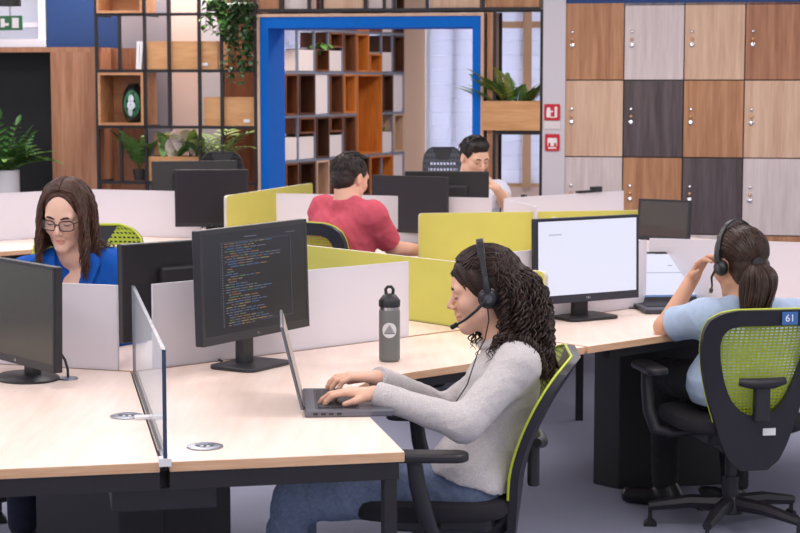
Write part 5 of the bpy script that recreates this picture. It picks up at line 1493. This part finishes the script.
    for k in range(40):
        az = r3.uniform(-60, 60); 
        pts = []
        for i in range(9):
            t = i / 8; e0 = 52 - 30 * (abs(az) / 95) ** 1.5; el = e0 + (86 - e0) * t; pts.append(scalp(H, az, el, 1.0 + .03 * sin(pi * t)) - base)
        mb.tube(pts, .0042, 5)
    c = mb.build('hairline_strands', HM, ho, smooth=True, loc=base); c['kind'] = 'stuff'
    cord_ = [H.p(-.098, -.002, -.036), H.p(-.10, .0, -.075), H.p(-.085, .02, -.13), at_y(478, 352, 5.09), at_y(467, 385, 5.06), at_y(452, 408, 5.03), at_y(446, 418, 5.02)]
    headset('black headset with microphone on the curly haired woman', H, -1, cord=cord_, wide=.102, top=.149)
    return root
def face_anchor(root, H, brow):
    H2 = Head(H.o - Vector(root.location), H.M, H.sc, H.male); face_details(root, H2, brow); return H2

# ---------------------------------------------------------------- woman in blue facing us
def blue_woman():
    Y = 6.42; base = Vector((at_y(68, 300, Y).x, Y + .05, 0)); root = person('woman in royal blue shirt and glasses looking down at her desk', base)
    skin = skin_mat('skin_fair', (232, 190, 168))
    H = Head(at_y(66.5, 214, Y), frame(190, 18, -3), 1.01)
    fw = bv(176)
    P = dict(fw=fw, neck=at_y(74, 252, Y + .05), shL=at_y(117, 268, Y + .04), shR=at_y(26, 275, Y + .06), chest=at_y(72, 293, Y + .06), waist=at_y(72, 352, Y + .10),
             hipL=Vector((base.x + .085, Y + .14, .52)), hipR=Vector((base.x - .085, Y + .14, .52)), w=.97)
    P['knL'] = P['hipL'] + Vector((.06, -.38, .0)); P['knR'] = P['hipR'] + Vector((-.04, -.38, .0))
    P['anL'] = P['knL'] + Vector((.0, .02, -.40)); P['anR'] = P['knR'] + Vector((.0, -.02, -.40))
    elL = P['shL'] + Vector((.06, -.08, -.25)); elR = P['shR'] + Vector((-.05, -.08, -.25))
    wrL = Vector((elL.x - .10, elL.y - .18, .765)); wrR = Vector((elR.x + .12, elR.y - .18, .765))
    S = SDF(0.0042); head_prims(S, H, P['neck']); torso(S, P, -.006); arm(S, P['shL'], elL, wrL, -.005); arm(S, P['shR'], elR, wrR, -.005)
    hand(S, wrL, Vector((-.35, -1, 0)), Vector((0, 0, -1)), 1); hand(S, wrR, Vector((.3, -1, 0)), Vector((0, 0, -1)), -1)
    me, V = S.mesh('body', skin); tone_attr(me, V, H); link_mesh('body', me, root)
    face_anchor(root, H, (58, 38, 32))
    SH = mat('shirt_blue', (20, 86, 178), 0.8, spec=0.2, var=0.08, vscale=25, bump=0.2, bscale=300)
    S = SDF(.0055); torso(S, P, .014)
    for a, b, c in ((P['shL'], elL, wrL), (P['shR'], elR, wrR)): S.cone(a, b, .066, .056, .03); S.cone(b, c, .054, .040, .02, cutb=True)
    # open collar: a V cut from the throat down
    S.cone(P['neck'] + fw * .050 + UP * .04, P['chest'] + fw * .108 + UP * -.02, .062, .016, .006, 's')
    me, V = S.mesh('shirt', SH, folds(.006, 26, 21), 1); so = link_mesh('shirt', me, root)
    rt = (P['shR'] - P['shL']).normalized()
    for s in (-1, 1):
        o_ = P['neck'] + rt * s * .052
        pts = [P['neck'] - fw * .06 + rt * s * .02 + UP * .045, o_ + UP * .045 - fw * .01, o_ + fw * .065 - UP * .005 + rt * s * .012, P['chest'] + fw * .128 + rt * s * .045 + UP * .045]
        out = [P['neck'] - fw * .075 + rt * s * .02 + UP * .015, o_ + rt * s * .035 + UP * .005, P['neck'] + rt * s * .105 + fw * .075 - UP * .045, P['chest'] + fw * .126 + rt * s * .075 + UP * .01]
        mb = MB(); N_ = 12
        def cr(A, t):
            x = t * 3; i = min(2, int(x)); u = x - i; return A[i].lerp(A[i + 1], u)
        for lay in (0, .006):
            for i in range(N_ + 1):
                t = i / N_
                for w_ in (0, .5, 1): mb.v.append(tuple(cr(pts, t).lerp(cr(out, t), w_) - base + UP * (.008 * (1 - (2 * w_ - 1) ** 2)) + (fw + UP) * lay))
        K = (N_ + 1) * 3
        for l in (0, K):
            for i in range(N_):
                for j in (0, 1): a = l + i * 3 + j; mb.f.append((a, a + 1, a + 4, a + 3)); mb.mi.append(0)
        mb.build('collar', SH, root, smooth=True)
    JN = mat('trousers_navy', (30, 34, 56), 0.9, var=0.2, vscale=40)
    S = SDF(.008); S.cone(P['hipL'], P['hipR'], .112, .112, .04); legs(S, P, .01); me, V = S.mesh('trousers', JN, None, 1); link_mesh('trousers', me, root)
    for s in 'LR':
        a = P['an' + s]; S = SDF(.007); S.cone(a + Vector((0, .03, -.06)), a + Vector((0, -.15, -.075)), .042, .032, .02); S.cone(a, a + Vector((0, .02, -.06)), .045, .042, .02); S.plane((0, 0, .001), (0, 0, -1))
        me, V = S.mesh('shoe', BLACK); link_mesh('shoe', me, root)
    HM = hair_mat('hair_brown', (40, 26, 22), (96, 64, 51), 0.42)
    S = SDF(.0045); hair_cap(S, H, .985, (.064, .086, .142)); me, V = S.mesh('hair', HM); ho = link_mesh('hair', me, root)
    cols_ = [(P['neck'], P['neck'] + UP * .09, .06), (P['neck'], P['shL'], .070), (P['neck'], P['shR'], .070), (P['chest'] - rt * .06, P['chest'] + rt * .06, .118)]
    r3 = random.Random(5); mb = MB()
    for k in range(760):
        side = 1 if k % 2 else -1; u = r3.random()
        # roots along the centre parting and the crown
        el_along = r3.uniform(-.40, 1.0)
        az = 0 if el_along > 0 else 180
        e = 90 - abs(el_along) * (46 if az == 0 else 90)
        root_ = scalp(H, az + side * r3.uniform(1, 14) * (1 if az == 0 else -1), e, 1.0)
        dirv = H.M @ Vector((side * 1.0, .05 if az == 0 else -.5, .12))
        L = r3.uniform(.28, .37)
        core = ((0, -.012, .030), (HR[0] * r3.uniform(1.02, 1.20), HR[1] * r3.uniform(.96, 1.04), HR[2] * r3.uniform(1.0, 1.07) + .008))
        if az == 0 and e < 62:      # keep the front locks clear of the face
            dirv = H.M @ Vector((side * 1.0, -.25, .0))
        pts = strand(H, root_, dirv, L, 26, core, cols_, amp=r3.uniform(.004, .011), pitch=r3.uniform(.08, .12), ph=r3.uniform(0, 6.28), stiff=.78, grow=.8)
        if in_face(H, pts, .063, .03, .070): continue
        r0 = r3.uniform(.0023, .0035)
        mb.tube([q - base for q in pts], [r0 * (1 if i < 19 else 1 - .13 * (i - 19)) for i in range(27)], 5)
    # hair sweeping from the centre parting over the temples, then falling
    for k in range(340):
        side = 1 if k % 2 else -1
        e0 = r3.uniform(52, 90); q0 = Vector((side * .02, cos(R(e0)), sin(R(e0)))); az1 = r3.uniform(72, 120); e1 = r3.uniform(-6, 12)
        q1 = Vector((side * cos(R(e1)) * sin(R(az1)), cos(R(e1)) * cos(R(az1)), sin(R(e1)))); w_ = r3.uniform(1.005, 1.05); pts = []
        for i in range(12):
            t = i / 11; q = (q0 * (1 - t) + q1 * t + Vector((side * .04, .05, .03)) * sin(pi * t)).normalized()
            pts.append(H.p(HC[0] + HR[0] * q.x * w_, HC[1] + HR[1] * q.y * w_, HC[2] + HR[2] * q.z * w_))
        d_ = pts[-1] - pts[-2]
        tail = strand(H, pts[-1], d_, r3.uniform(.16, .23), 16, (HC, tuple(x * w_ for x in HR)), cols_, amp=r3.uniform(.003, .008), pitch=r3.uniform(.09, .13), ph=r3.uniform(0, 6.28), stiff=.75, grow=.8)
        if in_face(H, tail, .060, .03, .03): continue
        pts += tail[1:]; r0 = r3.uniform(.0022, .0032)
        mb.tube([q - base for q in pts], [r0 * (1 if i < 21 else 1 - .13 * (i - 21)) for i in range(len(pts))], 5)
    c = mb.build('locks', HM, ho, smooth=True, loc=base); c['kind'] = 'stuff'
    # glasses
    g = thing('glasses', 'dark rimmed glasses worn by the woman in blue', 'glasses', H.o)
    def q(x, y, z): return H.M @ Vector((x, y, z)) * H.sc
    GM = mat('glasses_frame', (34, 34, 42), 0.3)
    for s in (-1, 1):
        pts = []
        for k in range(25):
            a = 2 * pi * k / 24; c_, s_ = cos(a), sin(a)
            x = .0255 * math.copysign(abs(c_) ** .6, c_); z = .0185 * math.copysign(abs(s_) ** .65, s_)
            pts.append(q(s * .033 + x, .1035 - abs(s * .033 + x) * .22, -.006 + z))
        rim = MB().tube(pts, .0021, 6, False).build('rim', GM, g, smooth=True)
        mb = MB(); mb.v = [tuple(p) for p in pts[:24]]; mb.f = [tuple(range(24))]; mb.mi = [0]; mb.build('lens', sheet('lens_glass', (220, 226, 236), .05, .03, .3, .06), rim)
        MB().tube([q(s * .058, .0905, .003), q(s * .074, .06, .003), q(s * .080, .0, .0), q(s * .078, -.018, -.014)], .0019, 6).build('temple', GM, g, smooth=True)
    MB().tube([q(-.009, .1015, -.002), q(0, .1035, .001), q(.009, .1015, -.002)], .0019, 6).build('bridge', GM, g, smooth=True)
    return root

# ---------------------------------------------------------------- woman with ponytail, back to us
def tail_woman():
    base = Vector((1.22, 6.55, 0)); root = person('woman in light blue shirt with a ponytail seen from behind', base)
    skin = skin_mat('skin_tan', (208, 158, 130))
    H = Head(at_y(740, 263, 6.56), frame(330, 10, 0), 1.10)
    fw = bv(345); rt = fw.cross(UP)
    nk = at_y(750, 306, 6.52)
    P = dict(fw=fw, neck=nk, shL=nk - rt * .185 + Vector((0, .0, -.035)), shR=nk + rt * .19 + Vector((0, 0, -.05)), chest=nk - UP * .13 - fw * .0, waist=nk - UP * .33 - fw * .01,
             hipL=Vector((1.265 - .075, 6.53, .54)), hipR=Vector((1.265 + .075, 6.51, .54)), w=.97)
    P['knL'] = Vector((1.04, 6.92, .52)); P['knR'] = Vector((1.30, 6.94, .52)); P['anL'] = at_z(672, 482, .12); P['anL'] = Vector((1.04, 6.88, .11)); P['anR'] = Vector((1.30, 6.80, .11))
    elL = at_y(664, 327, 6.58); wrL = at_y(694, 276, 6.66)
    elR = P['shR'] + Vector((.06, .10, -.24)); wrR = Vector((elR.x - .05, elR.y + .22, .765))
    S = SDF(.0042); head_prims(S, H, P['neck']); torso(S, P, -.006)
    arm(S, P['shL'], elL, wrL, -.002); arm(S, P['shR'], elR, wrR, -.004)
    hand(S, wrL, at_y(708, 251, 6.58) - wrL, Vector((.55, -.5, -.35)), -1, (20, 30, 20), .08, .96, (0, 0, 4, 8))
    hand(S, wrR, Vector((-.2, 1, 0)), Vector((0, 0, -1)), -1)
    me, V = S.mesh('body', skin); tone_attr(me, V, H); link_mesh('body', me, root)
    face_anchor(root, H, (40, 28, 26))
    SH = mat('shirt_light_blue', (172, 190, 216), 0.85, spec=0.2, var=0.06, vscale=40, bump=0.25, bscale=300)
    S = SDF(.0055); torso(S, P, .015)
    for a, b in ((P['shL'], elL), (P['shR'], elR)):
        d = (b - a).normalized(); S.cone(a, a.lerp(b, .80), .068, .066, .03, cutb=True)
    S.cone(P['hipL'] + UP * .02, P['hipR'] + UP * .02, .122, .122, .04); crew(S, P, .066)
    S.plane((P['hipL'] + P['hipR']) / 2 - UP * .06, Vector((0, 0, -1)))
    me, V = S.mesh('shirt', SH, folds(.006, 24, 31), 1); link_mesh('shirt', me, root)
    ck = []
    for k in range(25):
        a = 2 * pi * k / 24; ck.append(P['neck'] + rt * .064 * cos(a) + fw * .062 * sin(a) + UP * (.022 - .012 * sin(a)) - base)
    MB().tube(ck, .010, 10, False).build('neckband', SH, root, smooth=True)
    TR = mat('trousers_black', (24, 22, 28), 0.85, var=0.2, vscale=40)
    S = SDF(.007); S.cone(P['hipL'], P['hipR'], .108, .108, .04); legs(S, P, .010); me, V = S.mesh('trousers', TR, folds(.005, 24, 8), 1); link_mesh('trousers', me, root)
    for s, a in (('L', P['anL']), ('R', P['anR'])):
        d = bv(300 if s == 'L' else 345)
        S = SDF(.006); S.cone(a - d * .03 - UP * .065, a + d * .15 - UP * .078, .042, .032, .02); S.cone(a, a - d * .02 - UP * .06, .045, .042, .02); S.plane((0, 0, .001), (0, 0, -1))
        me, V = S.mesh('shoe', mat('shoe_black', (22, 20, 24), .35)); link_mesh('shoe', me, root)
    HM = hair_mat('hair_dark_brown', (32, 22, 20), (74, 52, 42), 0.36)
    S = SDF(.0045); hair_cap(S, H, .985, (.068, .080, .095)); me, V = S.mesh('hair', HM); ho = link_mesh('hair', me, root)
    r3 = random.Random(9); mb = MB()
    tie = at_y(760, 266, 6.44); tl = H.M.transposed() @ (tie - H.o) / H.sc - Vector(HC); tq = Vector((tl.x / HR[0], tl.y / HR[1], tl.z / HR[2])).normalized()
    for k in range(420):
        az = r3.uniform(-180, 180)
        if abs(az) < 70: el = r3.uniform(38, 60)
        elif abs(az) < 105: el = r3.uniform(-8, 45)
        else: el = r3.uniform(-48, 30)
        q0 = Vector((cos(R(el)) * sin(R(az)), cos(R(el)) * cos(R(az)), sin(R(el)))); w_ = r3.uniform(1.0, 1.035)
        pts = []
        for i in range(13):
            t = i / 12; q = (q0 * (1 - t) + tq * t); 
            if q.length < .05: q = q0
            q.normalize(); pts.append(H.p(HC[0] + HR[0] * q.x * w_, HC[1] + HR[1] * q.y * w_, HC[2] + HR[2] * q.z * w_) - base)
        mb.tube(pts, .0034, 5)
    T0 = H.p(HC[0] + HR[0] * tq.x * 1.05, HC[1] + HR[1] * tq.y * 1.05, HC[2] + HR[2] * tq.z * 1.05)
    c = mb.build('strands', HM, ho, smooth=True, loc=base); c['kind'] = 'stuff'
    mb = MB(); bk = Vector((.02, -.10, .02))
    for k in range(210):
        a = r3.uniform(0, 6.28); r = sqrt(r3.random()) * .016; sp = r3.uniform(.7, 1.0); rr_ = sqrt(r3.random())
        e = Vector((cos(a) * 1.0, sin(a) * .5, 0)); pts = []
        L = r3.uniform(.19, .235)
        for i in range(19):
            t = i / 18; wdt = .016 + .056 * sin(pi * min(1, t * .80 + .05)) ; dn = Vector((-.02 * t, 0, -L * t ** 1.15))
            out = bk.normalized() * (.050 * (1 - (1 - min(1, t * 2.6)) ** 2)) 
            pts.append(T0 + out + dn + e * rr_ * wdt + Vector((.006 * sin(7 * t + a), .004 * cos(6 * t + a), 0)) - base)
        mb.tube(pts, [.0042 * (1 if i < 13 else 1 - .14 * (i - 13)) for i in range(19)], 5)
    c = mb.build('ponytail', HM, ho, smooth=True, loc=base); c['kind'] = 'stuff'
    d = bk.normalized(); MB().tube([T0 - base - d * .004, T0 - base + d * .008, T0 - base + d * .020], [.022, .025, .021], 16).build('hair_tie', BLACK, root, smooth=True)
    headset('black headset with drop microphone on the ponytailed woman', H, -1, wide=.097, top=.146, tilt=-.01)
    return root

def short_hair(root, base, H, HM, top=1.04, face=(.070, .062, .080), low=True, seed=2, quiff=False):
    S = SDF(.0042); c = H.sc
    S.ell(H.p(HC[0], HC[1] - .002, HC[2] - .004), tuple(x * c * top for x in (.079, .098, .086)), H.A, .01)
    S.ell(H.p(0, -.050, -.025), (.062 * c, .052 * c, .052 * c), H.A, .03)
    if quiff: S.ell(H.p(.0, .055, .095), (.055 * c, .035 * c, .026 * c), H.A, .03)
    S.ell(H.p(0, .100, -.030), tuple(x * c for x in face), H.A, .010, 's')
    for s in (-1, 1): S.ell(H.p(s * .078, .0, -.022), (.03 * c, .034 * c, .040 * c), H.A, .006, 's')
    S.plane(H.p(0, -.06, -.075), -(H.M @ Vector((0, -.25, 1))).normalized())
    me, V = S.mesh('hair', HM, folds(.004, 95, seed)); ho = link_mesh('hair', me, root)
    r3 = random.Random(seed); mb = MB()
    for k in range(520):
        az = r3.uniform(-180, 180); el = r3.uniform(-5, 88)
        if abs(az) < 75 and el < 50: continue
        if abs(az) < 105 and el < 22: continue
        p = scalp(H, az, el, .97 * top); nrm = (p - H.p(*HC)).normalized(); d = (nrm * .45 + H.M @ Vector((r3.uniform(-.5, .5), .9 if el > 50 else .1, -.1 if el > 50 else -.8))).normalized()
        L = r3.uniform(.018, .03); mb.tube([p - base, p + d * L * .5 + nrm * .002 - base, p + d * L - base], [.0028, .0026, .0008], 4)
    o = mb.build('strands', HM, ho, smooth=True, loc=base); o['kind'] = 'stuff'

# ---------------------------------------------------------------- man in the red shirt, back to us
def red_man():
    Y = 9.2; base = Vector((at_y(345, 250, Y).x, Y, 0)); root = person('man in coral red t-shirt seen from behind at his monitor', base)
    skin = skin_mat('skin_light', (226, 176, 152))
    H = Head(at_y(350, 178, Y + .04), frame(42, 12, 0), 1.05, True)
    fw = bv(50); rt = fw.cross(UP)
    nk = at_y(347, 203, Y)
    P = dict(fw=fw, neck=nk, shL=nk - rt * .20 - UP * .045, shR=nk + rt * .205 - UP * .05, chest=nk - UP * .15 - fw * .01, waist=nk - UP * .37 - fw * .04,
             hipL=nk - UP * .53 - fw * .05 - rt * .09, hipR=nk - UP * .53 - fw * .05 + rt * .09, w=1.14)
    P['knL'] = P['hipL'] + fw * .40 - UP * .02; P['knR'] = P['hipR'] + fw * .40 - UP * .02; P['anL'] = P['knL'] - UP * .38; P['anR'] = P['knR'] - UP * .38 + fw * .05
    elR = at_y(393, 248, Y + .02); wrR = at_y(425, 252, Y + .22); elL = P['shL'] + Vector((-.05, .05, -.27)); wrL = elL + fw * .22 + Vector((0, 0, .0)); wrL.z = .77; wrR.z = max(wrR.z, .77)
    S = SDF(.005); head_prims(S, H, P['neck']); torso(S, P, -.006, female=False); arm(S, P['shL'], elL, wrL, 0, w=1.1); arm(S, P['shR'], elR, wrR, 0, w=1.1)
    hand(S, wrR, fw + Vector((.2, -.1, 0)), Vector((0, 0, -1)), -1); hand(S, wrL, fw, Vector((0, 0, -1)), 1)
    me, V = S.mesh('body', skin); tone_attr(me, V, H); link_mesh('body', me, root); face_anchor(root, H, (40, 30, 28))
    SH = mat('shirt_coral', (200, 88, 104), 0.88, spec=0.15, var=0.07, vscale=30, bump=0.2, bscale=300)
    S = SDF(.006); torso(S, P, .016, female=False)
    for a, b in ((P['shL'], elL), (P['shR'], elR)): S.cone(a, a.lerp(b, .82), .074, .068, .03, cutb=True)
    crew(S, P, .076, .02)
    me, V = S.mesh('t_shirt', SH, folds(.007, 22, 41), 1); link_mesh('t_shirt', me, root)
    ck = []
    for k in range(25):
        a = 2 * pi * k / 24; ck.append(P['neck'] + rt * .070 * cos(a) + fw * .066 * sin(a) + UP * (.022 - .014 * sin(a)) - base)
    S = SDF(.009); S.cone(P['hipL'], P['hipR'], .115, .115, .04); legs(S, P, .012); me, V = S.mesh('trousers', mat('trousers_navy', (30, 34, 56), .9), None, 1); link_mesh('trousers', me, root)
    for s in 'LR':
        a = P['an' + s]; S = SDF(.008); S.cone(a - fw * .03 - UP * .04, a + fw * .16 - UP * .05, .042, .034, .02); S.cone(a, a - UP * .04, .045, .042, .02); S.plane((0, 0, .001), (0, 0, -1)); me, V = S.mesh('shoe', BLACK); link_mesh('shoe', me, root)
    short_hair(root, base, H, hair_mat('hair_short_dark', (30, 24, 24), (62, 50, 48), .5), 1.02, seed=6)
    return root

# ---------------------------------------------------------------- man behind the far monitor, facing us
def far_man():
    Y = 11.15; base = Vector((at_y(474, 200, Y).x, Y, 0)); root = person('dark haired man in pale shirt looking down behind the far monitor', base)
    skin = skin_mat('skin_olive', (230, 186, 160))
    H = Head(at_y(474.5, 157, Y - .03), frame(150, 20, 3), 1.05, True)
    fw = bv(165); rt = fw.cross(UP); nk = at_y(468, 184, Y + .03)
    P = dict(fw=fw, neck=nk, shL=nk - rt * .20 - UP * .05, shR=nk + rt * .20 - UP * .05, chest=nk - UP * .15, waist=nk - UP * .35, hipL=nk - UP * .50 - rt * .09, hipR=nk - UP * .50 + rt * .09, w=1.1)
    P['hipL'].z = P['hipR'].z = .52
    P['knL'] = P['hipL'] + fw * .40; P['knR'] = P['hipR'] + fw * .40; P['anL'] = P['knL'] - UP * .40; P['anR'] = P['knR'] - UP * .40
    elL = at_y(497, 196, Y - .16); wrL = at_y(491, 192, Y - .22); elR = P['shR'] + Vector((-.05, -.08, -.26)); wrR = Vector((elR.x + .1, elR.y - .2, .77))
    elL = at_y(506, 203, Y - .10); wrL = at_y(496, 188, Y - .26)
    S = SDF(.005); head_prims(S, H, P['neck']); torso(S, P, -.006, female=False); arm(S, P['shL'], elL, wrL, 0); arm(S, P['shR'], elR, wrR, 0)
    hand(S, wrL, Vector((-.55, -.2, .6)), Vector((-.6, .2, -.5)), 1); hand(S, wrR, Vector((.2, -1, 0)), UP * -1, -1)
    me, V = S.mesh('body', skin); tone_attr(me, V, H); link_mesh('body', me, root); face_anchor(root, H, (36, 26, 26))
    S = SDF(.006); torso(S, P, .016, female=False)
    for a, b in ((P['shL'], elL), (P['shR'], elR)): S.cone(a, a.lerp(b, .55), .068, .062, .03, cutb=True)
    crew(S, P, .074, .02)
    me, V = S.mesh('shirt', mat('shirt_pale', (214, 216, 230), .85), folds(.006, 24, 51), 1); link_mesh('shirt', me, root)
    S = SDF(.009); S.cone(P['hipL'], P['hipR'], .115, .115, .04); legs(S, P, .012); me, V = S.mesh('trousers', mat('trousers_navy', (30, 34, 56), .9), None, 1); link_mesh('trousers', me, root)
    for s in 'LR':
        a = P['an' + s]; S = SDF(.008); S.cone(a - fw * .03 - UP * .06, a + fw * .16 - UP * .08, .042, .034, .02); S.cone(a, a - UP * .04, .045, .042, .02); S.plane((0, 0, .001), (0, 0, -1)); me, V = S.mesh('shoe', BLACK); link_mesh('shoe', me, root)
    short_hair(root, base, H, hair_mat('hair_black', (22, 18, 20), (48, 40, 40), .45), 1.02, (.066, .064, .088), seed=8, quiff=True)
    return root

front_woman(); blue_woman(); tail_woman(); red_man(); far_man()

# ------------------------------------------------------------------ their chairs
c1 = make_chair('lime mesh office chair the curly haired woman sits on', Vector((0.105, 5.27, 0)), 271, 0.42, nxy=(24, 34))
c2 = make_chair('lime mesh office chair numbered 61 under the ponytailed woman', Vector((1.235, 6.55, 0)), 350, 0.26, nxy=(24, 34))
st_ = MB().box((-0.072, 0, 0.8385), (0.058, 0.002, 0.046)).build('number_sticker', mat('sticker_blue', (58, 106, 168), .5), c2, loc=(0, back_y(0.072, .8385, .26) + .0225, 0))
text_mesh('61', 0.036, mat('sticker_white', (240, 240, 244), .5), 'number', st_, (-0.072, 0.0012, 0.838), (pi / 2, 0, pi))
MB().box((0, 0, 0), (0.048, 0.002, 0.026)).build('care_label', WHITEP, c2, loc=(-0.045, back_y(.045, .415, .26) + .024, .415))
c3 = make_chair('lime mesh office chair behind the woman in blue', Vector((at_y(76, 300, 6.75).x, 6.72, 0)), 182, 0.2, nxy=(22, 30)); c3.scale = (1, 1, 1.27)
c4 = make_chair('lime mesh office chair under the man in the red shirt', Vector((at_y(345, 250, 9.2).x + .02, 9.24, 0)), 40, 0.22, nxy=(22, 30)); c4.scale = (1, 1, 1.1)
GN = (mat('grey_net', (74, 76, 86), .7), CHB)
c5 = make_chair('black mesh office chair standing empty behind the far man', Vector((at_y(443, 160, 12.05).x, 11.9, 0)), 180, 0.15, group='black office chairs', mm=GN, nxy=(12, 14)); c5.scale = (.62, .62, 1.4)
c6 = make_chair('black office chair standing by the steel shelving', Vector((at_y(220, 160, 12.0).x, 11.95, 0)), 180, 0.15, group='black office chairs', mm=(CHF, CHB), nxy=(12, 14)); c6.scale = (.66, .66, 1.36)
# dark flask on the far desk
fk = at_y(524, 190, 10.9)
fl_ = thing('flask', 'slim dark flask standing on the far desk near the window bay', 'flask', (at_y(524, 190, 10.85).x, 10.85, DZ + .001))
MB().lathe([(0, 0), (.03, 0), (.03, .19), (.022, .21), (0, .21)], 20).build('body', mat('flask_navy', (40, 46, 66), .4), fl_, smooth=True)
MB().lathe([(0, .21), (.02, .21), (.02, .245), (0, .25)], 16).build('cap', BLACK, fl_, smooth=True)
